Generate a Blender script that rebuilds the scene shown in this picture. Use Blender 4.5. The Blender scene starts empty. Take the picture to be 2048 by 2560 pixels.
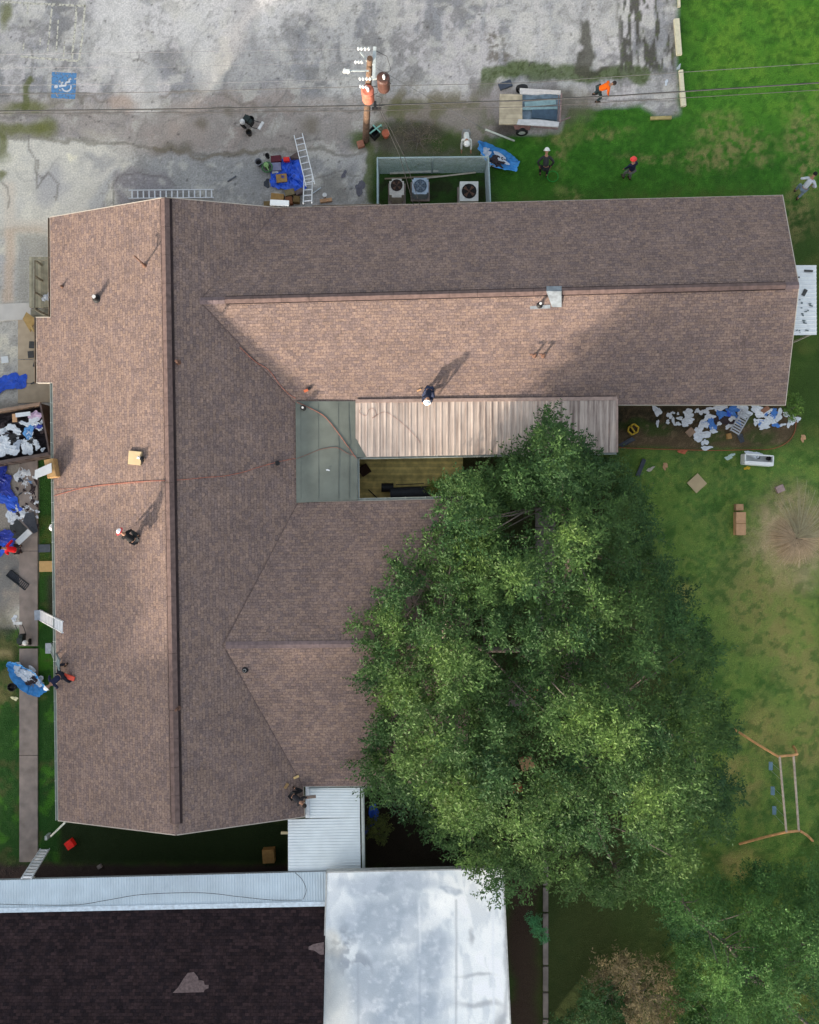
import bpy, bmesh, math, random
import numpy as np
from mathutils import Vector, Matrix
from mathutils.bvhtree import BVHTree
random.seed(7)
R_ = math.radians
scene = bpy.context.scene
COL = scene.collection
# ------------------------------------------------------------------ camera
CAM_H = 40.0
cam_d = bpy.data.cameras.new('camera'); cam = bpy.data.objects.new('camera', cam_d); COL.objects.link(cam)
cam.location = (0, 0, CAM_H); cam.rotation_euler = (0, 0, 0)
cam_d.sensor_fit = 'VERTICAL'; cam_d.angle = 2*math.atan(25.6/CAM_H)
cam_d.clip_start = 0.5; cam_d.clip_end = 3000
scene.camera = cam
# ------------------------------------------------------------------ light
SUN_E, SUN_AZ = 11.0, 219.0        # elevation, compass angle of the sun (clockwise from +Y)
w = bpy.data.worlds.new('World'); scene.world = w; w.use_nodes = True
nt = w.node_tree; bg = nt.nodes['Background']
sky = nt.nodes.new('ShaderNodeTexSky'); sky.sky_type = 'NISHITA'; sky.sun_disc = False
sky.sun_elevation = R_(SUN_E); sky.sun_rotation = R_(SUN_AZ)
sky.air_density = 1.0; sky.dust_density = 2.5; sky.ozone_density = 1.0
hs = nt.nodes.new('ShaderNodeHueSaturation'); hs.inputs['Saturation'].default_value = 0.45
nt.links.new(sky.outputs[0], hs.inputs['Color']); nt.links.new(hs.outputs[0], bg.inputs['Color'])
bg.inputs['Strength'].default_value = 0.15
sd = bpy.data.lights.new('sun', 'SUN'); so = bpy.data.objects.new('sun', sd); COL.objects.link(so)
sd.energy = 2.9; sd.angle = R_(1.6); sd.color = (1.0, 0.86, 0.70)
sdir = Vector((math.sin(R_(SUN_AZ))*math.cos(R_(SUN_E)), math.cos(R_(SUN_AZ))*math.cos(R_(SUN_E)), math.sin(R_(SUN_E))))
so.rotation_euler = sdir.to_track_quat('Z', 'Y').to_euler()
scene.view_settings.view_transform = 'Standard'; scene.view_settings.look = 'None'
scene.view_settings.exposure = 1.78; scene.view_settings.gamma = 1.0
scene.cycles.max_bounces = 5; scene.cycles.transparent_max_bounces = 8
# ------------------------------------------------------------------ coordinates
def W(px, py, z=0.0):                      # photograph pixel + real height -> place in the world
    s = (CAM_H - z)/2000.0
    return Vector(((px-1024)*s, (1280-py)*s, z))
def onplane(px, py, pl):                   # pl: z = a x + b y + c
    a, b, c = pl
    s = a*(px-1024)/2000.0 + b*(1280-py)/2000.0
    return W(px, py, (CAM_H*s + c)/(1+s))
# ------------------------------------------------------------------ colour / material
K = 0.72
def lin(c):
    return tuple(((v/255)/12.92 if v/255 <= 0.04045 else ((v/255+0.055)/1.055)**2.4) for v in c)
def alb(c, k=K):
    return tuple(min(0.85, v*k) for v in lin(c))
MATS = {}
def mat(name, col, rough=0.7, metal=0.0, vary=0.18, nscale=6.0, bump=0.0, bscale=40.0, spec=0.3, k=K):
    if name in MATS: return MATS[name]
    m = bpy.data.materials.new(name); m.use_nodes = True; n = m.node_tree; b = n.nodes['Principled BSDF']
    c = alb(col, k)
    tc = n.nodes.new('ShaderNodeTexCoord')
    nz = n.nodes.new('ShaderNodeTexNoise'); nz.inputs['Scale'].default_value = nscale; nz.inputs['Detail'].default_value = 5
    n.links.new(tc.outputs['Object'], nz.inputs['Vector'])
    rp = n.nodes.new('ShaderNodeMapRange'); rp.inputs[1].default_value = 0.3; rp.inputs[2].default_value = 0.7
    rp.inputs[3].default_value = 1-vary; rp.inputs[4].default_value = 1+vary
    n.links.new(nz.outputs[0], rp.inputs[0])
    mx = n.nodes.new('ShaderNodeVectorMath'); mx.operation = 'SCALE'; mx.inputs[0].default_value = c
    n.links.new(rp.outputs[0], mx.inputs['Scale']); n.links.new(mx.outputs[0], b.inputs['Base Color'])
    b.inputs['Roughness'].default_value = rough; b.inputs['Metallic'].default_value = metal
    b.inputs['Specular IOR Level'].default_value = spec
    if bump:
        n2 = n.nodes.new('ShaderNodeTexNoise'); n2.inputs['Scale'].default_value = bscale; n2.inputs['Detail'].default_value = 4
        n.links.new(tc.outputs['Object'], n2.inputs['Vector'])
        bp = n.nodes.new('ShaderNodeBump'); bp.inputs['Distance'].default_value = bump; bp.inputs['Strength'].default_value = 0.8
        n.links.new(n2.outputs[0], bp.inputs['Height']); n.links.new(bp.outputs[0], b.inputs['Normal'])
    MATS[name] = m; return m
def attr_mat(name, rough=0.9, fine=(30.0, 0.25), bump=0.02, bscale=25.0, trans=0.0, spec=0.2):
    m = bpy.data.materials.new(name); m.use_nodes = True; n = m.node_tree; b = n.nodes['Principled BSDF']
    at = n.nodes.new('ShaderNodeAttribute'); at.attribute_name = 'Col'
    tc = n.nodes.new('ShaderNodeTexCoord')
    nz = n.nodes.new('ShaderNodeTexNoise'); nz.inputs['Scale'].default_value = fine[0]; nz.inputs['Detail'].default_value = 3
    n.links.new(tc.outputs['Object'], nz.inputs['Vector'])
    rp = n.nodes.new('ShaderNodeMapRange'); rp.inputs[1].default_value = 0.3; rp.inputs[2].default_value = 0.7
    rp.inputs[3].default_value = 1-fine[1]; rp.inputs[4].default_value = 1+fine[1]
    n.links.new(nz.outputs[0], rp.inputs[0])
    mx = n.nodes.new('ShaderNodeVectorMath'); mx.operation = 'SCALE'
    n.links.new(at.outputs['Color'], mx.inputs[0]); n.links.new(rp.outputs[0], mx.inputs['Scale'])
    n.links.new(mx.outputs[0], b.inputs['Base Color']); b.inputs['Roughness'].default_value = rough
    b.inputs['Specular IOR Level'].default_value = spec
    if bump:
        bp = n.nodes.new('ShaderNodeBump'); bp.inputs['Distance'].default_value = bump
        n2 = n.nodes.new('ShaderNodeTexNoise'); n2.inputs['Scale'].default_value = bscale; n2.inputs['Detail'].default_value = 4
        n.links.new(tc.outputs['Object'], n2.inputs['Vector'])
        n.links.new(n2.outputs[0], bp.inputs['Height']); n.links.new(bp.outputs[0], b.inputs['Normal'])
    if trans:
        tr = n.nodes.new('ShaderNodeBsdfTranslucent'); n.links.new(mx.outputs[0], tr.inputs['Color'])
        ms = n.nodes.new('ShaderNodeMixShader'); ms.inputs[0].default_value = trans
        out = n.nodes['Material Output']
        n.links.new(b.outputs[0], ms.inputs[1]); n.links.new(tr.outputs[0], ms.inputs[2]); n.links.new(ms.outputs[0], out.inputs['Surface'])
    MATS[name] = m; return m
def shingle_mat(name, ca, cb, cm, k=K, big=0.16, contrast=1.0):
    m = bpy.data.materials.new(name); m.use_nodes = True; n = m.node_tree; b = n.nodes['Principled BSDF']
    uv = n.nodes.new('ShaderNodeUVMap'); uv.uv_map = 'UVMap'
    br = n.nodes.new('ShaderNodeTexBrick'); br.offset = 0.5; br.offset_frequency = 2
    br.inputs['Scale'].default_value = 1.0; br.inputs['Brick Width'].default_value = 0.25; br.inputs['Row Height'].default_value = 0.135
    br.inputs['Mortar Size'].default_value = 0.005; br.inputs['Mortar Smooth'].default_value = 0.3; br.inputs['Bias'].default_value = 0.0
    br.inputs['Color1'].default_value = (*alb(ca, k), 1); br.inputs['Color2'].default_value = (*alb(cb, k), 1); br.inputs['Mortar'].default_value = (*alb(cm, k), 1)
    n.links.new(uv.outputs[0], br.inputs['Vector'])
    b2 = n.nodes.new('ShaderNodeTexBrick'); b2.offset = 0.37; b2.squash = 1.0
    for nm, v in (('Scale', 1.0), ('Brick Width', 0.125), ('Row Height', 0.135), ('Mortar Size', 0.0)): b2.inputs[nm].default_value = v
    b2.inputs['Color1'].default_value = (1-0.28*contrast,)*3+(1,); b2.inputs['Color2'].default_value = (1+0.22*contrast,)*3+(1,)
    n.links.new(uv.outputs[0], b2.inputs['Vector'])
    m1 = n.nodes.new('ShaderNodeVectorMath'); m1.operation = 'MULTIPLY'
    n.links.new(br.outputs['Color'], m1.inputs[0]); n.links.new(b2.outputs['Color'], m1.inputs[1])
    nz = n.nodes.new('ShaderNodeTexNoise'); nz.inputs['Scale'].default_value = 0.8; nz.inputs['Detail'].default_value = 8; nz.inputs['Roughness'].default_value = 0.6
    n.links.new(uv.outputs[0], nz.inputs['Vector'])
    rp = n.nodes.new('ShaderNodeMapRange'); rp.inputs[1].default_value = 0.3; rp.inputs[2].default_value = 0.7
    rp.inputs[3].default_value = 1-big; rp.inputs[4].default_value = 1+big
    n.links.new(nz.outputs[0], rp.inputs[0])
    ng = n.nodes.new('ShaderNodeTexNoise'); ng.inputs['Scale'].default_value = 14; ng.inputs['Detail'].default_value = 2
    n.links.new(uv.outputs[0], ng.inputs['Vector'])
    r2 = n.nodes.new('ShaderNodeMapRange'); r2.inputs[1].default_value = 0.3; r2.inputs[2].default_value = 0.7; r2.inputs[3].default_value = 0.72; r2.inputs[4].default_value = 1.28
    n.links.new(ng.outputs[0], r2.inputs[0])
    mm = n.nodes.new('ShaderNodeMath'); mm.operation = 'MULTIPLY'; n.links.new(rp.outputs[0], mm.inputs[0]); n.links.new(r2.outputs[0], mm.inputs[1])
    m2 = n.nodes.new('ShaderNodeVectorMath'); m2.operation = 'SCALE'; n.links.new(m1.outputs[0], m2.inputs[0]); n.links.new(mm.outputs[0], m2.inputs['Scale'])
    n.links.new(m2.outputs[0], b.inputs['Base Color']); b.inputs['Roughness'].default_value = 0.95; b.inputs['Specular IOR Level'].default_value = 0.15
    bp = n.nodes.new('ShaderNodeBump'); bp.inputs['Distance'].default_value = 0.012; bp.inputs['Strength'].default_value = 0.6
    inv = n.nodes.new('ShaderNodeMath'); inv.operation = 'SUBTRACT'; inv.inputs[0].default_value = 1.0
    n.links.new(br.outputs['Fac'], inv.inputs[1]); n.links.new(inv.outputs[0], bp.inputs['Height']); n.links.new(bp.outputs[0], b.inputs['Normal'])
    MATS[name] = m; return m
def plank_mat(name, col, width=0.14, axis='Y', rough=0.8, dark=0.45, vary=0.25, k=K):
    m = mat(name, col, rough, vary=vary, nscale=3.0, k=k)
    n = m.node_tree; b = n.nodes['Principled BSDF']; src = b.inputs['Base Color'].links[0].from_socket
    tc = n.nodes.new('ShaderNodeTexCoord'); sp = n.nodes.new('ShaderNodeSeparateXYZ'); n.links.new(tc.outputs['Object'], sp.inputs[0])
    dv = n.nodes.new('ShaderNodeMath'); dv.operation = 'DIVIDE'; dv.inputs[1].default_value = width; n.links.new(sp.outputs[axis], dv.inputs[0])
    fr = n.nodes.new('ShaderNodeMath'); fr.operation = 'FRACT'; n.links.new(dv.outputs[0], fr.inputs[0])
    gt = n.nodes.new('ShaderNodeMapRange'); gt.inputs[1].default_value = 0.0; gt.inputs[2].default_value = 0.14; gt.inputs[3].default_value = 1-dark; gt.inputs[4].default_value = 1.0
    n.links.new(fr.outputs[0], gt.inputs[0])
    fl = n.nodes.new('ShaderNodeMath'); fl.operation = 'FLOOR'; n.links.new(dv.outputs[0], fl.inputs[0])
    wn = n.nodes.new('ShaderNodeTexWhiteNoise'); wn.noise_dimensions = '1D'; n.links.new(fl.outputs[0], wn.inputs['W'])
    wr = n.nodes.new('ShaderNodeMapRange'); wr.inputs[3].default_value = 0.75; wr.inputs[4].default_value = 1.2; n.links.new(wn.outputs[0], wr.inputs[0])
    mm = n.nodes.new('ShaderNodeMath'); mm.operation = 'MULTIPLY'; n.links.new(gt.outputs[0], mm.inputs[0]); n.links.new(wr.outputs[0], mm.inputs[1])
    sc = n.nodes.new('ShaderNodeVectorMath'); sc.operation = 'SCALE'; n.links.new(src, sc.inputs[0]); n.links.new(mm.outputs[0], sc.inputs['Scale'])
    n.links.new(sc.outputs[0], b.inputs['Base Color']); return m
# ------------------------------------------------------------------ tagging
def tag(o, label=None, cat=None, group=None, kind=None):
    if label: o['label'] = label
    if cat: o['category'] = cat
    if group: o['group'] = group
    if kind: o['kind'] = kind
    return o
def empty(name, loc, label=None, cat=None, group=None, rz=0.0):
    o = bpy.data.objects.new(name, None); o.empty_display_size = 0.2; COL.objects.link(o)
    o.location = loc; o.rotation_euler = (0, 0, rz); return tag(o, label, cat, group)
def copy_tree(o, parent=None):
    c = o.copy(); COL.objects.link(c); c.parent = parent
    if parent is not None: c.matrix_parent_inverse = o.matrix_parent_inverse.copy()
    for ch in [x for x in bpy.data.objects if x.parent == o]: copy_tree(ch, c)
    return c
# ------------------------------------------------------------------ mesh collector
class MB:
    def __init__(s): s.v = []; s.f = []; s.uv = None
    def add(s, vs, fs):
        b = len(s.v); s.v += [Vector(p) for p in vs]; s.f += [tuple(i+b for i in f) for f in fs]; return s
    def box(s, c, size, rz=0.0, rx=0.0, ry=0.0, taper=1.0):
        M = Matrix.Rotation(rz, 3, 'Z') @ Matrix.Rotation(rx, 3, 'X') @ Matrix.Rotation(ry, 3, 'Y')
        x, y, z = size[0]/2, size[1]/2, size[2]/2; c = Vector(c)
        P = [(-x,-y,-z),(x,-y,-z),(x,y,-z),(-x,y,-z),(-x*taper,-y*taper,z),(x*taper,-y*taper,z),(x*taper,y*taper,z),(-x*taper,y*taper,z)]
        return s.add([c+M@Vector(p) for p in P], [(0,3,2,1),(4,5,6,7),(0,1,5,4),(1,2,6,5),(2,3,7,6),(3,0,4,7)])
    def beam(s, a, b, w_, h, up=(0,0,1)):          # rectangular bar from a to b
        a, b = Vector(a), Vector(b); d = (b-a).normalized(); u = Vector(up)
        if abs(d.dot(u)) > 0.98: u = Vector((0,1,0))
        r = d.cross(u).normalized(); u = r.cross(d)
        P = []
        for p in (a, b):
            for sx, sy in ((-1,-1),(1,-1),(1,1),(-1,1)): P.append(p+r*(sx*w_/2)+u*(sy*h/2))
        return s.add(P, [(0,1,2,3),(7,6,5,4),(0,4,5,1),(1,5,6,2),(2,6,7,3),(3,7,4,0)])
    def tube(s, pts, r, n=6, caps=True):
        pts = [Vector(p) for p in pts]; rs = r if isinstance(r, (list, tuple)) else [r]*len(pts)
        rings = []; up = Vector((0,0,1))
        for i, p in enumerate(pts):
            d = (pts[min(i+1, len(pts)-1)]-pts[max(i-1, 0)])
            d = d.normalized() if d.length > 1e-9 else Vector((0,0,1))
            u = Vector((1,0,0)) if abs(d.z) > 0.95 else Vector((0,0,1))
            a = d.cross(u).normalized(); b2 = a.cross(d)
            rings.append([p+a*(rs[i]*math.cos(2*math.pi*k/n))+b2*(rs[i]*math.sin(2*math.pi*k/n)) for k in range(n)])
        V = [q for rg in rings for q in rg]; F = []
        for i in range(len(rings)-1):
            for k in range(n):
                F.append((i*n+k, i*n+(k+1)%n, (i+1)*n+(k+1)%n, (i+1)*n+k))
        if caps: F.append(tuple(range(n-1, -1, -1))); F.append(tuple((len(rings)-1)*n+k for k in range(n)))
        return s.add(V, F)
    def lathe(s, c, prof, n=16, sx=1.0, sy=1.0):   # prof: (r, z)
        c = Vector(c); V = []; F = []
        for r, z in prof:
            for k in range(n): V.append(c+Vector((r*sx*math.cos(2*math.pi*k/n), r*sy*math.sin(2*math.pi*k/n), z)))
        for i in range(len(prof)-1):
            for k in range(n): F.append((i*n+k, i*n+(k+1)%n, (i+1)*n+(k+1)%n, (i+1)*n+k))
        F.append(tuple(range(n-1, -1, -1))); F.append(tuple((len(prof)-1)*n+k for k in range(n)))
        return s.add(V, F)
    def prism(s, poly, z0, z1):                    # poly: list of xy (ccw)
        n = len(poly); A = [Vector((p[0], p[1], z0)) for p in poly]; B = [Vector((p[0], p[1], z1)) for p in poly]
        ar = sum(poly[i][0]*poly[(i+1)%n][1]-poly[(i+1)%n][0]*poly[i][1] for i in range(n))
        if ar < 0: A.reverse(); B.reverse()
        return s.add(A+B, [tuple(range(n-1, -1, -1)), tuple(range(n, 2*n))]+[(i, (i+1)%n, n+(i+1)%n, n+i) for i in range(n)])
    def slab(s, pts, th):                          # 3d polygon thickened downwards
        n = len(pts); A = [Vector(p) for p in pts]; B = [p-Vector((0,0,th)) for p in A]
        return s.add(A+B, [tuple(range(n)), tuple(range(2*n-1, n-1, -1))]+[((i+1)%n, i, n+i, n+(i+1)%n) for i in range(n)])
    def build(s, name, m, parent=None, smooth=False, bevel=0.0):
        me = bpy.data.meshes.new(name); me.from_pydata([tuple(v) for v in s.v], [], s.f)
        bm = bmesh.new(); bm.from_mesh(me); bmesh.ops.recalc_face_normals(bm, faces=bm.faces); bm.to_mesh(me); bm.free()
        me.materials.append(m); o = bpy.data.objects.new(name, me); COL.objects.link(o)
        if smooth: me.polygons.foreach_set('use_smooth', [True]*len(me.polygons))
        if bevel:
            bv = o.modifiers.new('bevel', 'BEVEL'); bv.width = bevel; bv.segments = 2; bv.limit_method = 'ANGLE'
        if parent is not None: o.parent = parent
        return o
def cent(o_mb, c):
    for i, v in enumerate(o_mb.v): o_mb.v[i] = v-c
    return o_mb
# ================================================================== GROUND
GX0, GX1, GY0, GY1, GC = -21.6, 21.6, -26.8, 26.8, 0.08
nx = int(round((GX1-GX0)/GC)); ny = int(round((GY1-GY0)/GC))
gx = np.linspace(GX0, GX1, nx+1); gy = np.linspace(GY0, GY1, ny+1)
XX, YY = np.meshgrid(gx, gy)
PX = XX*50+1024; PY = 1280-YY*50                   # handy photo-scaled metres at ground level (2 cm units)
rng = np.random.RandomState(5)
TAB = rng.rand(256, 256)
def vn(x, y, cell, seed=0):
    u = x/cell+seed*17.3; v = y/cell+seed*9.7
    iu = np.floor(u).astype(int); iv = np.floor(v).astype(int); fu = u-iu; fv = v-iv
    fu = fu*fu*(3-2*fu); fv = fv*fv*(3-2*fv); t = lambda a, b: TAB[a % 256, b % 256]
    return (t(iu, iv)*(1-fu)+t(iu+1, iv)*fu)*(1-fv)+(t(iu, iv+1)*(1-fu)+t(iu+1, iv+1)*fu)*fv
def fbm(cell, seed=0, oct=5, ax=1.0, ay=1.0, gain=0.55):
    a = 0; s = 0; g = 1.0
    for k in range(oct):
        th = .5+1.1*k; cx, cy = math.cos(th), math.sin(th)
        if ax != 1.0 or ay != 1.0: cx, cy = math.cos(.12*(k % 3-1)), math.sin(.12*(k % 3-1))
        a = a+g*vn(PX*ax*cx+PY*ay*cy, PY*ay*cx-PX*ax*cy, cell/2**k, seed+k*3); s += g; g *= gain
    return a/s
WX = (fbm(40, 101, 4)-0.5)*46; WY = (fbm(40, 131, 4)-0.5)*46
def sm(x, a, b):
    t = np.clip((x-a)/(b-a), 0, 1); return t*t*(3-2*t)
def inpoly(pts, warp=1.0):
    x = PX+WX*warp; y = PY+WY*warp; r = np.zeros(PX.shape, bool); n = len(pts)
    for i in range(n):
        x0, y0 = pts[i]; x1, y1 = pts[(i+1) % n]
        if y0 == y1: continue
        c = ((y0 > y) != (y1 > y)) & (x < (x1-x0)*(y-y0)/(y1-y0)+x0); r ^= c
    return r
def blur(m, px_):
    k = max(1, int(px_/50/GC)); m = m.astype(float)
    for _ in range(2):
        for ax in (0, 1):
            p = np.pad(m, [(k+1, k) if a == ax else (0, 0) for a in (0, 1)], mode='edge')
            c = np.cumsum(p, axis=ax)
            m = (c[2*k+1:, :]-c[:-2*k-1, :])/(2*k+1) if ax == 0 else (c[:, 2*k+1:]-c[:, :-2*k-1])/(2*k+1)
    return m
def poly(pts, b=6, warp=1.0): return blur(inpoly(pts, warp), b)
def blob(x, y, rx, ry=None, warp=1.0, soft=0.5):
    ry = ry or rx
    d = np.sqrt(((PX+WX*warp-x)/rx)**2+((PY+WY*warp-y)/ry)**2); return 1-sm(d, 1-soft, 1+soft)
def line(pts, width, warp=0.15, soft=1.5):
    d = np.full(PX.shape, 1e9); x = PX+WX*warp; y = PY+WY*warp
    for (x0, y0), (x1, y1) in zip(pts[:-1], pts[1:]):
        L = (x1-x0)**2+(y1-y0)**2+1e-9; t = np.clip(((x-x0)*(x1-x0)+(y-y0)*(y1-y0))/L, 0, 1)
        d = np.minimum(d, np.hypot(x-x0-t*(x1-x0), y-y0-t*(y1-y0)))
    return 1-sm(d, width/2, width/2+soft)
C = np.zeros(PX.shape+(3,))
def paint(m, col, a=1.0):
    global C
    m = np.clip(m*a, 0, 1)[..., None]; C = C*(1-m)+np.array(alb(col))*m
def shade(f):
    global C
    C = C*f[..., None]
# --- grass everywhere
C[:] = alb((66, 92, 38))
n1 = fbm(120, 1); n2 = fbm(24, 2); n3 = fbm(8, 3)
paint(sm(n1, .40, .65), (96, 104, 50), .75)
paint(sm(n2, .5, .75), (54, 84, 30), .7)
top = 1-sm(PY, 420, 560)
paint(top, (52, 100, 26)); paint(top*sm(n2, .45, .7), (66, 118, 34), .7)
lit_corner = sm(PX, 1660, 1800)*(1-sm(PY, 120, 420)); paint(lit_corner, (92, 146, 44), .95)  # brighter light away from the building, painted into the grass colour
paint(lit_corner*sm(fbm(50, 44), .45, .65), (118, 160, 52), .6)
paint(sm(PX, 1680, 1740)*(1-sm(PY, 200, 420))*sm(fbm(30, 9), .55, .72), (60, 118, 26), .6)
for (x, y, a, b_) in ((1800, 325, 55, 35), (1880, 345, 45, 22), (2010, 330, 45, 70), (2020, 440, 40, 60), (1500, 340, 70, 14), (1400, 370, 22, 50), (1760, 400, 60, 30), (1850, 380, 90, 22), (1415, 483, 26, 18), (1990, 540, 40, 60), (1650, 400, 90, 12)):
    paint(blob(x, y, a, b_, 1.3, .8)*sm(fbm(14, 12), .35, .6), (142, 134, 84), .75)
paint(blob(1400, 330, 60, 26, 1.5, .8), (120, 128, 70), .7)
# right lawn
rl = sm(PX, 1500, 1640)*sm(PY, 1080, 1160)*(1-sm(PY, 2350, 2500)); paint(rl, (84, 112, 54), .8)
paint(rl*sm(n1, .42, .62), (90, 122, 52), .7); paint(rl*sm(fbm(40, 21), .5, .7), (64, 94, 36), .8)
paint(blob(1960, 1330, 80, 100, .8, .7), (138, 122, 82), .6)
paint(blob(1985, 1350, 84, 92, 1.2, .9), (196, 170, 136), .9)
for (x, y, a, b_) in ((1905, 1820, 48, 60), (2010, 1860, 60, 80), (1870, 1960, 34, 55), (1830, 1920, 30, 30), (2030, 1720, 30, 60), (1860, 2150, 40, 30), (1830, 2170, 30, 26), (1900, 1500, 90, 120), (1980, 1620, 60, 80), (1720, 1480, 30, 30)):
    paint(blob(x, y, a, b_, 1.2, .7), (158, 142, 88), .55)
rl2 = rl*(1-.9*blob(1985, 1350, 84, 92, 1.2, .9)); paint(sm(fbm(10, 77, 4), .5, .64)*rl2, (122, 132, 66), .5); paint(sm(fbm(16, 78, 4), .52, .64)*rl2, (58, 92, 38), .6); paint(sm(fbm(36, 79, 5), .52, .62)*rl2, (108, 132, 60), .5); paint(sm(fbm(9, 76, 4), .52, .66)*top, (78, 128, 40), .5); paint(sm(fbm(12, 75, 4), .52, .66)*top, (40, 86, 24), .5)
# under the trees and courtyards
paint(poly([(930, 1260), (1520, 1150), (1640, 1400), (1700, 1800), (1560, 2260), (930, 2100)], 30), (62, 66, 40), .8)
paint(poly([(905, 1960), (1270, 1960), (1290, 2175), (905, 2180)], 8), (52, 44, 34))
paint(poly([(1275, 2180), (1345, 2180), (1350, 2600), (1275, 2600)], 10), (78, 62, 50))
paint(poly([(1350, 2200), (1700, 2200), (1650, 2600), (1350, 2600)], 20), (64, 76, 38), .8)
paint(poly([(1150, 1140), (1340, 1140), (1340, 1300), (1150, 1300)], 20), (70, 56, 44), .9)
# bed beside the long wing
paint(poly([(1530, 1010), (1990, 1000), (1996, 1060), (1975, 1105), (1870, 1122), (1530, 1120)], 6, .3), (92, 78, 58))
paint(poly([(1530, 1020), (1760, 1020), (1780, 1070), (1530, 1085)], 10, .6)*sm(n3, .3, .6), (44, 46, 32), .9)
for (x, y, a, b_) in ((1640, 1075, 40, 18), (1900, 1090, 40, 18), (1880, 1040, 22, 20), (1780, 1095, 40, 16), (1590, 1060, 40, 14)):
    paint(blob(x, y, a, b_, .7, .5), (60, 82, 34), .7)
paint(sm(n3, .55, .75)*poly([(1540, 1060), (1980, 1040), (1980, 1110), (1540, 1115)], 6), (126, 108, 84), .6)
# west lawn strips
ws = poly([(-60, 1440), (150, 1440), (150, 2260), (-60, 2260)], 6, .2)*sm(PY, 1440, 1480)
paint(ws, (42, 84, 30)); paint(ws*sm(fbm(30, 31), .5, .68), (70, 124, 34), .85); paint(ws*sm(fbm(40, 33), .58, .72), (96, 92, 56), .5)
paint(poly([(90, 1150), (150, 1150), (150, 1500), (90, 1500)], 3, .1), (52, 92, 34)); 
paint(poly([(92, 1290), (138, 1290), (138, 1440), (92, 1440)], 6, .3)*sm(n3, .3, .6), (92, 100, 44), .6)
paint(poly([(118, 1440), (150, 1440), (150, 1560), (118, 1560)], 6, .3), (66, 62, 54), .8)
paint(poly([(-60, 2160), (722, 2160), (722, 2300), (-60, 2300)], 4, .1), (66, 54, 50))
paint(poly([(150, 2050), (722, 2050), (722, 2158), (150, 2158)], 6, .2), (40, 56, 26)); 
# --- asphalt / concrete of the lot
asp = inpoly([(-90, -90), (1690, -90), (1694, 178), (1700, 288), (1640, 290), (1600, 262), (1500, 268), (1420, 262), (1400, 330), (1240, 335), (1180, 360), (1110, 330), (1060, 300), (960, 300), (930, 400), (925, 520), (200, 600), (200, 820), (150, 1010), (90, 1020), (88, 1500), (60, 1560), (-90, 1580)], .35)
A = blur(asp, 2.5)
C_pre = None
paint(A, (166, 165, 166))
lo = sm(PY, 230, 300)
paint(A*sm(fbm(170, 51, 5, 1.1, .8), .42, .58), (194, 190, 192), .9)
paint(A*sm(fbm(90, 55, 5, 1.6, .7), .5, .6), (140, 141, 146), .9); paint(A*sm(fbm(45, 155, 5), .56, .62), (132, 131, 132), .7); paint(A*sm(fbm(120, 156, 6), .54, .58), (204, 202, 200), .6)
paint(A*sm(fbm(60, 58, 4, 1, 2), .58, .7), (206, 203, 198), .55)
band = sm(PY, 225, 262)*(1-sm(PY, 360, 410))*(1-sm(PX, 1120, 1240)); paint(A*band, (160, 153, 149), .85)
paint(A*band*sm(fbm(60, 61), .5, .62), (176, 168, 164), .7); paint(A*band*sm(fbm(44, 63), .58, .7), (140, 136, 138), .7)
paint(A*poly([(560, 215), (740, 225), (760, 400), (470, 385), (300, 350), (350, 320)], 14, 1.2), (156, 144, 139), .7)
cream = sm(PY, 335, 355)*(1-sm(PX, 240, 420)); paint(A*cream, (194, 192, 186), .8)
paint(A*cream*sm(fbm(70, 65), .5, .62), (176, 176, 178), .8); paint(A*cream*sm(fbm(80, 66), .55, .66), (214, 210, 196), .8)
paint(A*poly([(430, 385), (720, 370), (900, 430), (930, 560), (280, 560), (300, 440)], 8, 1.0), (150, 151, 153), .85)
paint(A*poly([(285, 440), (330, 415), (420, 430), (440, 470), (350, 520), (285, 500)], 4, .8), (138, 134, 140), .8)
paint(A*poly([(430, 385), (720, 370), (900, 430), (930, 560), (280, 560)], 8, 1.0)*sm(fbm(60, 70), .55, .68), (170, 170, 170), .8)
paint(A*(1-sm(PX, 700, 1000))*(1-sm(PY, 40, 230))*sm(fbm(120, 72, 5, 1, .5), .45, .6), (206, 204, 206), .7)
paint(A*sm(PX, 900, 1100)*(1-sm(PY, 120, 200))*sm(fbm(60, 73, 4, 1.5, .35), .52, .68), (148, 150, 156), .6)
paint(A*sm(fbm(5, 80, 3), .55, .8), (118, 115, 112), .5); paint(A*sm(fbm(22, 84, 5), .56, .66), (134, 133, 132), .45); paint(A*sm(fbm(30, 86, 5), .58, .68), (196, 194, 188), .5); edge_w = sm(fbm(9, 88, 4), .5, .62); paint(edge_w*np.clip(blur(1-asp, 14)*1.6, 0, 1)*A, (96, 102, 62), .8)
paint(A*sm(fbm(4, 82, 2), .7, .9), (215, 213, 212), .3)
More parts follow.
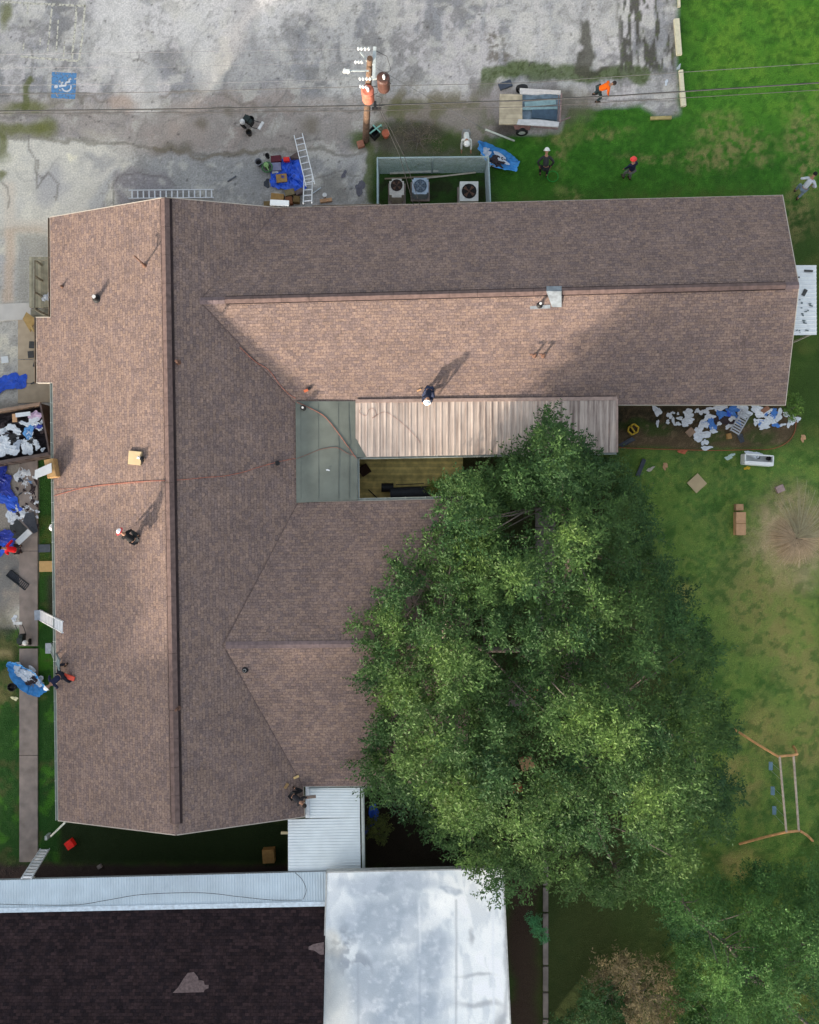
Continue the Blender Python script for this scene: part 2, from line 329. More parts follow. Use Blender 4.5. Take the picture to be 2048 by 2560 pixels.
# pale strips / west side slabs
paint(A*poly([(8, 455), (38, 455), (40, 545), (34, 760), (8, 762), (12, 640)], 2, .15), (196, 176, 158), .8)
paint(A*poly([(30, 548), (124, 552), (122, 580), (30, 582)], 2, .15), (186, 170, 154), .8)
paint(A*poly([(44, 585), (124, 585), (124, 640), (76, 645), (76, 760), (44, 755)], 4, .2), (160, 158, 152), .8)
paint(A*poly([(-60, 1010), (92, 1000), (92, 1500), (-60, 1560)], 8, .3), (136, 130, 124), .9)
paint(A*poly([(-60, 1370), (50, 1370), (52, 1500), (-60, 1560)], 8, .5)*sm(n2, .35, .6), (112, 114, 116), .8)
paint(poly([(-60, 1530), (40, 1530), (40, 1600), (-60, 1600)], 12, .8), (84, 84, 72), .8)
paint(poly([(-60, 1590), (34, 1588), (30, 1760), (-60, 1760)], 10, .7)*sm(n2, .4, .6), (112, 108, 68), .7)
paint(poly([(-10, 1625), (30, 1625), (30, 1640), (-10, 1640)], 2, .1), (176, 160, 116), .8)
paint(A*poly([(-40, 350), (120, 342), (255, 352), (300, 400), (250, 470), (190, 560), (-40, 580)], 5, .8), (212, 209, 200), .6)
paint(A*poly([(90, 430), (150, 410), (175, 470), (120, 520), (80, 500)], 10, 1.2), (160, 160, 166), .7)
paint(A*poly([(-40, 285), (320, 284), (640, 270), (900, 290), (900, 350), (640, 372), (420, 370), (260, 350), (110, 336), (-40, 345)], 5, .7)*sm(fbm(70, 171, 5), .38, .6), (148, 142, 139), .75)
for P, wd, cc, aa in (([(0, 345), (120, 339), (260, 350), (330, 362), (420, 374), (560, 388), (650, 374), (760, 372), (900, 384)], 4, (104, 100, 90), .6), ([(200, 246), (330, 250), (420, 236), (520, 226), (570, 240), (600, 262), (640, 262)], 3, (120, 112, 104), .6), ([(0, 287), (200, 285), (420, 281), (640, 276), (900, 272)], 2, (110, 104, 98), .5), ([(120, 240), (145, 262), (190, 240), (200, 262)], 3, (110, 104, 90), .5), ([(280, 0), (300, 90), (340, 170), (360, 240)], 60, (216, 214, 212), .45), ([(500, 0), (480, 80), (510, 200)], 40, (208, 207, 206), .4), ([(620, 20), (600, 120), (660, 200)], 34, (140, 141, 146), .4)):
    paint(A*line(P, wd, .9, 6 if wd < 10 else 30), cc, aa)
for x, y, a, b_, cc in ((300, 255, 34, 20, (178, 160, 150)), (250, 330, 40, 12, (172, 166, 158)), (60, 330, 60, 10, (150, 146, 136)), (240, 400, 34, 22, (152, 152, 156)), (180, 390, 14, 10, (232, 228, 206)), (470, 330, 50, 30, (158, 148, 142)), (830, 470, 40, 26, (128, 126, 122)), (870, 400, 34, 18, (176, 176, 176)), (640, 440, 50, 30, (140, 142, 146))):
    paint(A*blob(x, y, a, b_, 1.3, .6), cc, .7)
# weed strip and gravel by the trailer
weed = np.maximum.reduce([line([(1212, 230), (1228, 190), (1270, 172), (1380, 178), (1500, 186), (1600, 190)], 22, .8, 12), blob(1430, 172, 50, 18, .6), blob(1350, 190, 40, 12, .5)])
paint(weed, (84, 100, 54), .85); paint(weed*sm(n3, .5, .7), (64, 76, 40), .7)
paint(A*poly([(1180, 215), (1400, 205), (1420, 300), (1400, 330), (1200, 330)], 14, .8), (142, 134, 134), .7); dirt = poly([(930, 240), (1200, 255), (1240, 300), (1250, 350), (1170, 400), (930, 410)], 18, 1.2); paint(dirt, (128, 118, 106), .75)
paint(dirt*sm(n2, .45, .62), (86, 100, 54), .8); paint(blob(1050, 345, 80, 40, 1.4, .7), (88, 78, 70), .85); paint(A*poly([(940, 210), (1180, 215), (1200, 300), (950, 300)], 16, 1.6)*sm(n2, .4, .6), (120, 112, 92), .75)
paint(blob(1010, 262, 60, 16, 1.2), (96, 98, 62), .7); paint(blob(1110, 350, 50, 22, 1), (74, 96, 42), .8)
paint(blob(1160, 300, 60, 26, .9, .6), (146, 138, 132), .8); paint(blob(1430, 262, 70, 40, 1.2), (112, 104, 86), .7)
paint(blob(1270, 325, 34, 18, .8), (70, 62, 56), .8)
paint(blob(905, 345, 26, 26, .8), (72, 92, 40), .85); paint(line([(915, 350), (925, 400), (922, 450), (930, 500)], 16, .8, 10), (84, 98, 48), .8)
paint(poly([(930, 420), (1240, 420), (1240, 530), (930, 530)], 12, .8), (50, 78, 34), .8)
paint(poly([(930, 440), (1230, 440), (1230, 520), (930, 520)], 14, .8)*sm(n2, .4, .6), (50, 54, 34), .8)
# dark weedy streaks in the east of the lot
st = sm(fbm(26, 90, 4, 2.6, .5), .44, .56)*sm(PX, 1530, 1560)*(1-sm(PX, 1680, 1694))*(1-sm(PY, 165, 195))
paint(A*st, (74, 72, 66), .92); paint(A*st*sm(n3, .55, .7), (92, 104, 66), .7)
paint(A*line([(1462, 68), (1458, 110), (1464, 168)], 20, 1.1, 10), (82, 80, 70), .85)
paint(blob(1250, 130, 32, 22, 2.2, .6)*sm(n3, .4, .6), (104, 98, 88), .8); paint(blob(1500, 172, 30, 10, 1.2), (70, 68, 58), .8)
for x, y, r_ in ((505, 310, 16), (776, 315, 22), (575, 282, 10)): paint(blob(x, y, r_, r_, .6, .7), (112, 104, 92), .7)
paint(blob(428, 372, 46, 14, .9, .6), (112, 106, 96), .7); paint(line([(380, 365), (440, 378), (500, 398), (560, 380), (650, 372)], 5, .9, 6), (118, 110, 98), .7)
for x, y, a, b_ in ((10, 40, 16, 30), (60, 320, 66, 16), (110, 315, 26, 22), (8, 360, 14, 40), (4, 440, 10, 12), (70, 268, 60, 12)):
    paint(blob(x, y, a, b_, .8, .6), (104, 108, 58), .8)
paint(poly([(276, 240), (318, 236), (334, 262), (290, 272)], 3, .4), (176, 160, 150), .8)
# cracks
cr = [[(78, 122), (80, 160), (76, 200)], [(76, 200), (70, 225), (62, 240), (60, 275)], [(0, 238), (60, 236), (160, 233), (260, 236)], [(95, 400), (92, 470), (120, 430), (150, 460), (140, 500)], [(0, 452), (20, 470), (22, 520)], [(72, 340), (74, 375), (90, 400), (88, 430), (110, 445)],
      [(345, 130), (352, 150), (372, 160)], [(1380, 240), (1500, 250), (1690, 252)], [(285, 520), (282, 470), (300, 440), (350, 432), (420, 445), (440, 465)], [(560, 380), (600, 390)], [(700, 340), (760, 352), (800, 350)], [(720, 480), (780, 450), (850, 430), (900, 440)]]
random.seed(11)
for i in range(74):
    x = random.uniform(0, 1500); y = random.uniform(0, 480); a = random.uniform(0, 6.28); P = [(x, y)]
    for k in range(random.randint(3, 8)):
        a += random.uniform(-.8, .8); L = random.uniform(8, 26); x += math.cos(a)*L; y += math.sin(a)*L; P.append((x, y))
    cr.append(P)
for i, P in enumerate(cr):
    paint(A*line(P, 1.2 if i > 7 else 2.2, .22, 2.4), (96, 92, 88), .55 if i < 12 else .26)
paint(line([(76, 200), (66, 235), (62, 275)], 12, .7, 6), (98, 104, 60), .8)
# fallen dark bits
for i in range(150):
    x = random.uniform(0, 1500); y = random.uniform(0, 500); paint(A*blob(x, y, random.uniform(1.5, 3.4), None, .1, .5), (66, 62, 62), .7)
# ---- build: faces sorted into lot and lawn
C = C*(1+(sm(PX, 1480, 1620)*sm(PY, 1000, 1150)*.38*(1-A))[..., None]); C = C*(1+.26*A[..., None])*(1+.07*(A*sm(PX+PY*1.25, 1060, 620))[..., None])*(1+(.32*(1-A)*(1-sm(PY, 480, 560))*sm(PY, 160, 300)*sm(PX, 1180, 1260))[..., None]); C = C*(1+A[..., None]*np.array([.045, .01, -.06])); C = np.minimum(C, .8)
cls = asp[:-1, :-1]
V = np.zeros(((nx+1)*(ny+1), 3), np.float32); V[:, 0] = XX.ravel(); V[:, 1] = YY.ravel()
hz = np.where(A > .5, 0, (fbm(10, 200, 3)-.5)*.05*(1-A)).ravel(); V[:, 2] = hz
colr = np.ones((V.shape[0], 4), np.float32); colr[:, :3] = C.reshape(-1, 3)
idx = np.arange((nx+1)*(ny+1)).reshape(ny+1, nx+1)
Q = np.stack([idx[:-1, :-1], idx[:-1, 1:], idx[1:, 1:], idx[1:, :-1]], -1).reshape(-1, 4)
def gridmesh(name, q, m):
    used = np.unique(q); rm = np.zeros(V.shape[0], np.int64); rm[used] = np.arange(len(used)); q2 = rm[q].astype(np.int32)
    me = bpy.data.meshes.new(name); me.vertices.add(len(used)); me.vertices.foreach_set('co', V[used].ravel())
    me.loops.add(q2.size); me.loops.foreach_set('vertex_index', q2.ravel()); me.polygons.add(len(q2))
    me.polygons.foreach_set('loop_start', np.arange(0, q2.size, 4, dtype=np.int32)); me.update(calc_edges=True)
    a = me.attributes.new('Col', 'FLOAT_COLOR', 'POINT'); a.data.foreach_set('color', colr[used].ravel())
    me.materials.append(m); o = bpy.data.objects.new(name, me); COL.objects.link(o); return o
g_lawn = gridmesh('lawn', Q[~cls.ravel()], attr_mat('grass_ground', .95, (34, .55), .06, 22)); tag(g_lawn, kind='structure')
g_lot = gridmesh('parking_lot', Q[cls.ravel()], attr_mat('lot_surface', .9, (13, .20), .012, 40)); tag(g_lot, kind='structure')
far = MB(); hx = [(-900, -900), (900, -900), (900, 900), (-900, 900)]; inn = [(GX0, GY0), (GX1, GY0), (GX1, GY1), (GX0, GY1)]
far.add([(*p, -0.002) for p in hx]+[(*p, -0.002) for p in inn], [(0, 1, 5, 4), (1, 2, 6, 5), (2, 3, 7, 6), (3, 0, 4, 7)])
tag(far.build('ground', mat('far_grass', (72, 92, 42), .95, vary=.3, nscale=.3)), kind='structure')
# ---- painted bay lines and the wheelchair emblem
def ribbon(mb, pts, wd, z=0.006):
    pts = [Vector((*p, 0)) for p in pts]
    for a, b in zip(pts[:-1], pts[1:]):
        d = (b-a).normalized(); r = Vector((-d.y, d.x, 0))*(wd/2)
        mb.add([a-r+Vector((0,0,z)), b-r+Vector((0,0,z)), b+r+Vector((0,0,z)), a+r+Vector((0,0,z))], [(0, 1, 2, 3)])
def worn(name, col, thr=.42):
    m = mat(name, col, .8, vary=.15, nscale=8); n = m.node_tree; b = n.nodes['Principled BSDF']
    tc = n.nodes.new('ShaderNodeTexCoord'); nz = n.nodes.new('ShaderNodeTexNoise'); nz.inputs['Scale'].default_value = 7; nz.inputs['Detail'].default_value = 5
    n.links.new(tc.outputs['Object'], nz.inputs['Vector']); r = n.nodes.new('ShaderNodeMapRange'); r.inputs[1].default_value = thr; r.inputs[2].default_value = thr+.12
    n.links.new(nz.outputs[0], r.inputs[0]); n.links.new(r.outputs[0], b.inputs['Alpha']); return m
px2 = lambda x, y: (W(x, y).x, W(x, y).y)
mb = MB()
for pts, wd in (([(2, 4), (60, 8), (214, 15)], .11), ([(213, 13), (206, 90), (198, 153)], .11), ([(52, 141), (120, 147), (200, 153)], .11), ([(192, 14), (187, 80), (180, 148)], .11), ([(131, 12), (126, 60), (119, 128)], .09), ([(146, 50), (141, 128)], .07),
                ([(70, 12), (69, 36)], .09), ([(102, 95), (100, 113)], .08), ([(162, 102), (159, 142)], .08), ([(60, 108), (58, 128)], .08)):
    ribbon(mb, [px2(*p) for p in pts], wd, .004)
tag(mb.build('bay_lines', worn('yellow_paint', (228, 222, 202), .38)), kind='structure')
mb = MB(); mb.add([(*px2(*p), .004) for p in ((128, 245), (188, 248), (192, 183), (130, 180))], [(0, 1, 2, 3)])
tag(mb.build('blue_bay_square', worn('blue_paint', (104, 156, 204), .36)), kind='structure')
mb = MB(); s = 1/50.
def zz(x, y): return px2(x/3.369, y/3.369)
ribbon(mb, [zz(498, 728), zz(524, 724), zz(556, 720)], .10, .008)
ribbon(mb, [zz(524, 724), zz(518, 700), zz(534, 694)], .075, .0085)
ribbon(mb, [zz(553, 724), zz(556, 696), zz(592, 688)], .085, .009)
ribbon(mb, [zz(588, 690), zz(582, 672), zz(600, 668)], .07, .0095)
ribbon(mb, [zz(562+38*math.cos(t), 734+36*math.sin(t)) for t in [2.9-.3*q for q in range(12)]], .075, .010)
hd = [zz(474+16*math.cos(k*.524), 730+14*math.sin(k*.524)) for k in range(12)]
mb.add([(*p, .0075) for p in hd][::-1], [tuple(range(12))])
tag(mb.build('wheelchair_emblem', mat('white_paint', (240, 242, 245), .7, vary=.05)), kind='structure')
# ---- walks
conc = mat('walk_concrete', (150, 138, 130), .9, vary=.22, nscale=2.2, bump=.006, bscale=60)
def walk(name, quads, m, z=0.07):
    mb = MB()
    for q in quads: mb.prism([px2(*p) for p in q], -.05, z)
    return tag(mb.build(name, m, bevel=.01), kind='structure')
walk('sidewalk', [[(50, y0), (96, y0), (96, y1-1.2), (50, y1-1.2)] for y0, y1 in [(1140+k*238, 1378+k*238) for k in range(2)]]+[[(50, y0), (96, y0), (96, y1-1.2), (50, y1-1.2)] for y0, y1 in [(1621+k*267, 1888+k*267) for k in range(2)]], conc)
walk('entrance_pavement', [[(46, 800), (96, 800), (96, 898), (46, 898)], [(46, 900), (96, 900), (96, 958), (46, 958)], [(46, 960), (150, 960), (150, 1005), (46, 1008)], [(98, 800), (150, 800), (150, 958), (98, 958)]], mat('beige_concrete', (204, 184, 156), .9, vary=.1, nscale=3), .05)
walk('entrance_path', [[(-40, 762), (74, 757), (84, 772), (80, 798), (-40, 806)]], mat('pale_concrete', (224, 218, 208), .9, vary=.07, nscale=2), .05)
walk('garden_path', [[(1338, y0), (1388, y0), (1388, y1-1.5), (1338, y1-1.5)] for y0, y1 in [(1150+k*85, 1235+k*85) for k in range(7)]]+[[(1270, 1700), (1330, 1700), (1330, 1780), (1270, 1780)]], mat('path_concrete', (138, 130, 124), .9, vary=.14, nscale=3))
walk('kerb_strip', [[(1357, y0), (1370, y0), (1370, y1-1), (1357, y1-1)] for y0, y1 in [(2150+k*66, 2212+k*66) for k in range(7)]], mat('kerb_concrete', (146, 134, 126), .9, vary=.3, nscale=2), .12)
# ================================================================== MAIN BUILDING
m_ = -0.0174; P_ = 0.32
# west / east slopes about the long ridge, z = a x + b y + c ; ridge x = -10.8 + m_*(y-13.9)
ZR = 4.7
pl_w = (P_, -P_*m_, ZR + P_*(10.8 + m_*13.9))
pl_e = (-P_, P_*m_, ZR - P_*(10.8 + m_*13.9))
V1 = onplane(499, 752, pl_e); V2 = onplane(558, 1613, pl_e)
t1 = 0.0245; t2 = 0.016; P2 = 0.185
pl_nn = (P_*t1, -P_, V1.z + P_*(V1.y - t1*V1.x)); pl_ns = (-P_*t1, P_, V1.z - P_*(V1.y - t1*V1.x))
pl_2n = (P2*t2, -P2, V2.z + P2*(V2.y - t2*V2.x)); pl_2s = (-P2*t2, P2, V2.z - P2*(V2.y - t2*V2.x))
rA = onplane(413, 493, pl_w); rB = onplane(440, 2088, pl_w)
wC = onplane(125, 543, pl_w); wD = onplane(127, 793, pl_w); wE = onplane(91, 793, pl_w); wF = onplane(92, 957, pl_w); wG = onplane(132, 957, pl_w); wH = onplane(146, 2052, pl_w)
eI = onplane(762, 2042, pl_e)
vn1 = onplane(700, 519, pl_nn); vs1 = onplane(741, 1012, pl_ns)
vn2 = onplane(745, 1256, pl_2n); vs2 = onplane(758, 1966, pl_2s)
nE = onplane(1957, 488, pl_nn); rR = onplane(1998, 713, pl_nn); sE = onplane(1964, 1012, pl_ns)
w2n = onplane(1165, 1247, pl_2n); w2r = onplane(1175, 1607, pl_2n); w2s = onplane(1165, 1962, pl_2s)
main = empty('church_hall', (W(430, 1280).x, 0, 0), 'long brown shingle-roofed building with two wings around a courtyard', 'building')
def par(o, p=main):
    o.parent = p; o.matrix_parent_inverse = Matrix.Translation(-Vector(p.location)) if p.type == 'EMPTY' else Matrix(); return o
def ridge_at(p): t = (p.y-rA.y)/(rB.y-rA.y); return rA.lerp(rB, t)
rD_, rF_ = ridge_at(wE), ridge_at(wF)
faces = [([rA, wC, wD, rD_], (0, 1)), ([rD_, wD, wE, wF, wG, rF_], (0, 1)), ([rF_, wG, wH, rB], (0, 1)), ([rA, rB, eI, vs2, V2, vn2, vs1, V1, vn1], (0, 1)),
         ([V1, rR, nE, vn1], (1, 0)), ([V1, vs1, sE, rR], (1, 0)), ([V2, w2r, w2n, vn2], (1, 0)), ([V2, vs2, w2s, w2r], (1, 0))]
def roof_mesh(name, faces, m, th=.16, m2=None):
    me = bpy.data.meshes.new(name); bm = bmesh.new(); uvl = bm.loops.layers.uv.new('UVMap')
    for k, (pts, ax) in enumerate(faces):
        if k < 3 and len(faces) > 3: k = 0
        n = (pts[1]-pts[0]).cross(pts[2]-pts[0]).normalized()
        if n.z < 0: pts = pts[::-1]; n = -n
        up = Vector((-n.x, -n.y, 0)); up = (Vector((0, 0, 1))-n*n.z).normalized(); eave = up.cross(n)
        f = bm.faces.new([bm.verts.new(p) for p in pts])
        for l in f.loops: l[uvl].uv = (l.vert.co.dot(eave)+k*3.7, l.vert.co.dot(up))
        g = bm.faces.new([bm.verts.new(p-Vector((0, 0, th))) for p in pts[::-1]]); g.material_index = 1
    bmesh.ops.triangulate(bm, faces=bm.faces)
    bm.to_mesh(me); bm.free(); me.materials.append(m); me.materials.append(m2 or m)
    o = bpy.data.objects.new(name, me); COL.objects.link(o); return o
shing = shingle_mat('roof_shingles', (150, 128, 116), (127, 111, 107), (96, 81, 83), contrast=.5, big=.1)
fascia_m = mat('cream_trim', (196, 186, 172), .7, vary=.1)
roof = par(roof_mesh('roof', faces, shing, .16, fascia_m))
bvh_me = roof.data
ROOF = BVHTree.FromPolygons([v.co.copy() for v in bvh_me.vertices], [tuple(p.vertices) for p in bvh_me.polygons])
def hit(px, py, dz=0.0):                    # point of the roof surface seen at that place
    d = (W(px, py, 0)-Vector((0, 0, CAM_H))).normalized()
    h = ROOF.ray_cast(Vector((0, 0, CAM_H)), d)
    p = h[0] if h[0] else W(px, py, 2.9)
    return p+Vector((0, 0, dz))
# fascia along the open edges
mb = MB()
def fas(a, b, h=.2): mb.beam(a-Vector((0,0,h/2+.004)), b-Vector((0,0,h/2+.004)), .035, h)
for a, b in ((rA, wC), (wC, wD), (wD, wE), (wE, wF), (wF, wG), (wG, wH), (wH, rB), (rB, eI), (eI, vs2), (rA, vn1), (vn1, nE), (nE, rR), (rR, sE), (sE, vs1), (vs1, vn2), (vn2, w2n), (w2n, w2r), (w2r, w2s), (w2s, vs2)): fas(a, b)
par(mb.build('fascia', fascia_m))
# walls
def off(p, dx, dy): return (p.x+dx, p.y+dy)
brick = mat('pale_brick_wall', (178, 150, 130), .9, vary=.12, nscale=10, bump=.01, bscale=30)
mb = MB()
mb.prism([off(rA, -5.4, -.5), off(rA, 5.4, -.5), off(rB, 5.0, .5), off(rB, -5.5, .5)], 0, 2.55)
mb.prism([off(vn1, -3, -.55), off(nE, -.6, -.55), off(sE, -.6, .6), off(vs1, -3, .6)], 0, 2.5)
mb.prism([off(vn2, -3, -.6), off(w2n, -.6, -.6), off(w2s, -.6, .6), off(vs2, -3, .6)], 0, 2.5)
par(mb.build('wall', brick))
mb = MB()                                    # gable ends
for (a, r, b, dx, dy) in ((wC, rA, vn1, 0, -.45), (wH, rB, eI, 0, .45), (nE, rR, sE, -.5, 0), (w2n, w2r, w2s, -.5, 0)):
    o_ = Vector((dx, dy, -.17)); pts = [a+o_, r+o_, b+o_]; lo_ = [Vector((p.x, p.y, 2.5)) for p in (b+o_, a+o_)]
    mb = MB(); mb.add(pts+lo_, [(0, 1, 2, 3, 4)]); par(mb.build('gable', mat('gable_boards', (206, 198, 184), .8)))
# ridge vents: raised cap, dark strips on both edges for slots and shade
def ridge_vent(a, b, wd, drop, seg=1.22):
    mb = MB(); n = max(1, int((b-a).length/seg)); d = (b-a).normalized(); r = Vector((-d.y, d.x, 0))
    for i in range(n):
        p = a+(b-a)*(i/n)+d*.006; q = a+(b-a)*((i+1)/n)-d*.006; P = []
        for c in (p, q):
            P += [c-r*wd+Vector((0,0,-drop+.03)), c-r*wd+Vector((0,0,-drop+.085)), c+Vector((0,0,.10)), c+r*wd+Vector((0,0,-drop+.085)), c+r*wd+Vector((0,0,-drop+.03))]
        mb.add(P, [(0,1,6,5),(1,2,7,6),(2,3,8,7),(3,4,9,8),(4,3,2,1,0),(5,6,7,8,9),(0,5,9,4)])
    return mb
ridge_m = mat('ridge_cap', (116, 97, 92), .95, vary=.25, nscale=5)
slot_shade_m = mat('slot_shade', (54, 42, 42), .9, vary=.4, nscale=2)
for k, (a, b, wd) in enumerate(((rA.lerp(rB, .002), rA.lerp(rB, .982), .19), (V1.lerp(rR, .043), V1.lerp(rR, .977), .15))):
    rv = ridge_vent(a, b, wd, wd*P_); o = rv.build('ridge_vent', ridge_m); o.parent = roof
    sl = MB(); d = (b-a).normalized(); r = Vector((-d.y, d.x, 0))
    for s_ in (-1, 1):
        ww = (.11 if (k == 0 and s_ > 0) else .05); cq = wd+ww/2-.01; sl.beam(a+r*s_*cq+Vector((0,0,-cq*P_+.025)), b+r*s_*cq+Vector((0,0,-cq*P_+.025)), ww, .03, up=(r.x*s_*P_, r.y*s_*P_, 1))  # wide east strip paints the cap's shaded side as dark colour
    o = sl.build('vent_slot_shade', slot_shade_m); o.parent = roof
for (a, b) in ((V2.lerp(w2r, .01), w2r), (V1, V1.lerp(rR, .042)), (V1.lerp(rR, .978), rR)):
    cap = MB(); n = max(1, int((b-a).length/.28)); d = (b-a).normalized(); r = Vector((-d.y, d.x, 0)); sl_ = P2 if a.y < 0 else P_
    for i in range(n):
        p = a+(b-a)*(i/n); q = a+(b-a)*((i+1)/n); z0, z1 = .012, .024
        cap.add([p-r*.16+Vector((0,0,-.16*sl_+z0)), p+Vector((0,0,z0)), p+r*.16+Vector((0,0,-.16*sl_+z0)), q-r*.16+Vector((0,0,-.16*sl_+z1)), q+Vector((0,0,z1)), q+r*.16+Vector((0,0,-.16*sl_+z1))], [(0,1,4,3),(1,2,5,4)])
    o = cap.build('ridge_shingles', mat('ridge_dark', (124, 108, 108), .95, vary=.2)); o.parent = roof
vm = mat('valley_dark', (108, 92, 88), .95, vary=.3)
for a, b in ((V1, vs1), (V1, vn1), (V2, vn2), (V2, vs2)):
    q = MB(); q.beam(a.lerp(b, .03)+Vector((0, 0, .006)), b.lerp(a, .01)+Vector((0, 0, .004)), .03, .014); o = q.build('valley_seam', vm); o.parent = roof
# gutters
def gutter(pts, name='gutter', w_=.13, out=(0, 0), m=None):
    mb = MB()
    for a, b in zip(pts[:-1], pts[1:]):
        a = Vector(a)+Vector((*out, 0)); b = Vector(b)+Vector((*out, 0)); d = (b-a).normalized(); r = Vector((-d.y, d.x, 0))
        z = Vector((0, 0, -.02)); h = Vector((0, 0, .12)); q = w_/2
        P = []
        for c in (a, b): P += [c-r*q+z, c-r*q+z-h, c+r*q+z-h, c+r*q+z, c+r*(q-.012)+z, c+r*(q-.012)+z-h+Vector((0,0,.01)), c-r*(q-.012)+z-h+Vector((0,0,.01)), c-r*(q-.012)+z]
        mb.add(P, [(i, (i+1) % 8, 8+(i+1) % 8, 8+i) for i in range(8)]+[tuple(range(8)), tuple(range(15, 7, -1))])
        n = int((b-a).length/.9)
        for i in range(1, n):
            c = a+(b-a)*(i/n); mb.box(c+Vector((0, 0, -.022)), (w_+.03 if abs(d.y) > .5 else .025, .025 if abs(d.y) > .5 else w_+.03, .012))
    return par(mb.build(name, m or gut_m))
gut_m = mat('gutter_metal', (188, 196, 188), .45, .0, vary=.12, spec=.5)
gut_b = mat('gutter_brown', (140, 122, 104), .5, vary=.2)
gutter([wG, wH], out=(-.075, 0)); gutter([wC, wD], out=(-.06, 0), w_=.1, m=gut_b); gutter([wE, wF], out=(-.06, 0), w_=.1, m=gut_b)
gutter([vn2+Vector((.3, .07, 0)), w2n+Vector((0, .07, 0))])
gutter([onplane(780, 518, pl_nn)+Vector((0, .05, 0)), onplane(952, 514, pl_nn)+Vector((0, .05, 0))], w_=.08, m=gut_b)
gutter([vs2+Vector((.2, -.06, 0)), w2s+Vector((0, -.06, 0))], w_=.09)
mb = MB(); mb.beam(W(164, 2055, 2.55), W(128, 2090, .5), .09, .07); mb.box(W(120, 2091, .25), (.12, .2, .45))
par(mb.build('downspout', gut_m))
# flat green corner roof
def drop(px, py, z): return W(px, py, z)
gr = [W(739, 1003, 2.93), W(893, 1003, 2.88), W(893, 1088, 2.85), W(921, 1142, 2.79), W(893, 1143, 2.86), W(893, 1250, 2.86), W(741, 1257, 2.92)]
mb = MB(); mb.slab(gr, .16)
fr_o = par(mb.build('flat_roof', mat('green_roll_roofing', (116, 122, 114), .95, vary=.16, nscale=1.3, bump=.004, bscale=60)))
mb = MB()
for x in (752, 796, 846, 872):
    mb.beam(W(x, 1006, 2.885+(.045*(893-x)/150)), W(x+1, 1248, 2.875+(.045*(893-x)/150)), .014, .012)
o = mb.build('roofing_seam', mat('seam_dark', (108, 114, 108), .95)); o.parent = fr_o
gutter([W(893, 1146, 2.84)+Vector((.05, 0, 0)), W(894, 1249, 2.84)+Vector((.05, 0, 0))], w_=.09)
# corrugated canopy along the long wing
def corrugated(c00, c10, c11, c01, n, h, skew=None):
    """c00->c10 across the ribs, c00->c01 along the ribs; n ribs"""
    mb = MB(); prof = [(0, 0), (.62, 0), (.70, h), (.92, h), (1.0, 0)]; A, B = [], []
    for i in range(n):
        for t, z in prof[:-1]:
            u = (i+t)/n; A.append(c00.lerp(c10, u)+Vector((0, 0, z))); B.append(c01.lerp(c11, u)+Vector((0, 0, z)))
    A.append(c10.copy()); B.append(c11.copy()); k = len(A)
    mb.add(A+B, [(i, i+1, k+i+1, k+i) for i in range(k-1)])
    A2 = [p-Vector((0, 0, .012)) for p in A+B]; mb.add(A2, [(k+i, k+i+1, i+1, i) for i in range(k-1)])
    return mb
can = empty('canopy', (0, 0, 0)); par(can)
pink = mat('chalky_canopy_metal', (214, 196, 182), .7, vary=.12, nscale=1.2, spec=.4)
n = pink.node_tree; b = n.nodes['Principled BSDF']; src = b.inputs['Base Color'].links[0].from_socket
tc = n.nodes.new('ShaderNodeTexCoord'); mp = n.nodes.new('ShaderNodeMapping'); mp.inputs['Scale'].default_value = (6, .3, 1); n.links.new(tc.outputs['Object'], mp.inputs[0])
nz = n.nodes.new('ShaderNodeTexNoise'); nz.inputs['Scale'].default_value = 1; nz.inputs['Detail'].default_value = 8; nz.inputs['Roughness'].default_value = .7; n.links.new(mp.outputs[0], nz.inputs['Vector'])
rr = n.nodes.new('ShaderNodeMapRange'); rr.inputs[1].default_value = .42; rr.inputs[2].default_value = .64; n.links.new(nz.outputs[0], rr.inputs[0])
sx = n.nodes.new('ShaderNodeSeparateXYZ'); n.links.new(tc.outputs['Object'], sx.inputs[0])
gx_ = n.nodes.new('ShaderNodeMapRange'); gx_.inputs[1].default_value = -2; gx_.inputs[2].default_value = 8; gx_.inputs[3].default_value = .6; gx_.inputs[4].default_value = .85; n.links.new(sx.outputs[0], gx_.inputs[0])
ml = n.nodes.new('ShaderNodeMath'); ml.operation = 'MULTIPLY'; n.links.new(rr.outputs[0], ml.inputs[0]); n.links.new(gx_.outputs[0], ml.inputs[1])
mxc = n.nodes.new('ShaderNodeMix'); mxc.data_type = 'RGBA'; n.links.new(ml.outputs[0], mxc.inputs[0]); n.links.new(src, mxc.inputs[6]); mxc.inputs[7].default_value = (*alb((112, 92, 84)), 1); n.links.new(mxc.outputs[2], b.inputs['Base Color'])
tl, tr, br_, bl = W(889, 1004, 2.92), W(1543, 997, 2.89), W(1543, 1131, 2.80), W(889, 1143, 2.82)
n1_ = 42
mb = corrugated(tl, tr, br_, bl, n1_, .013)
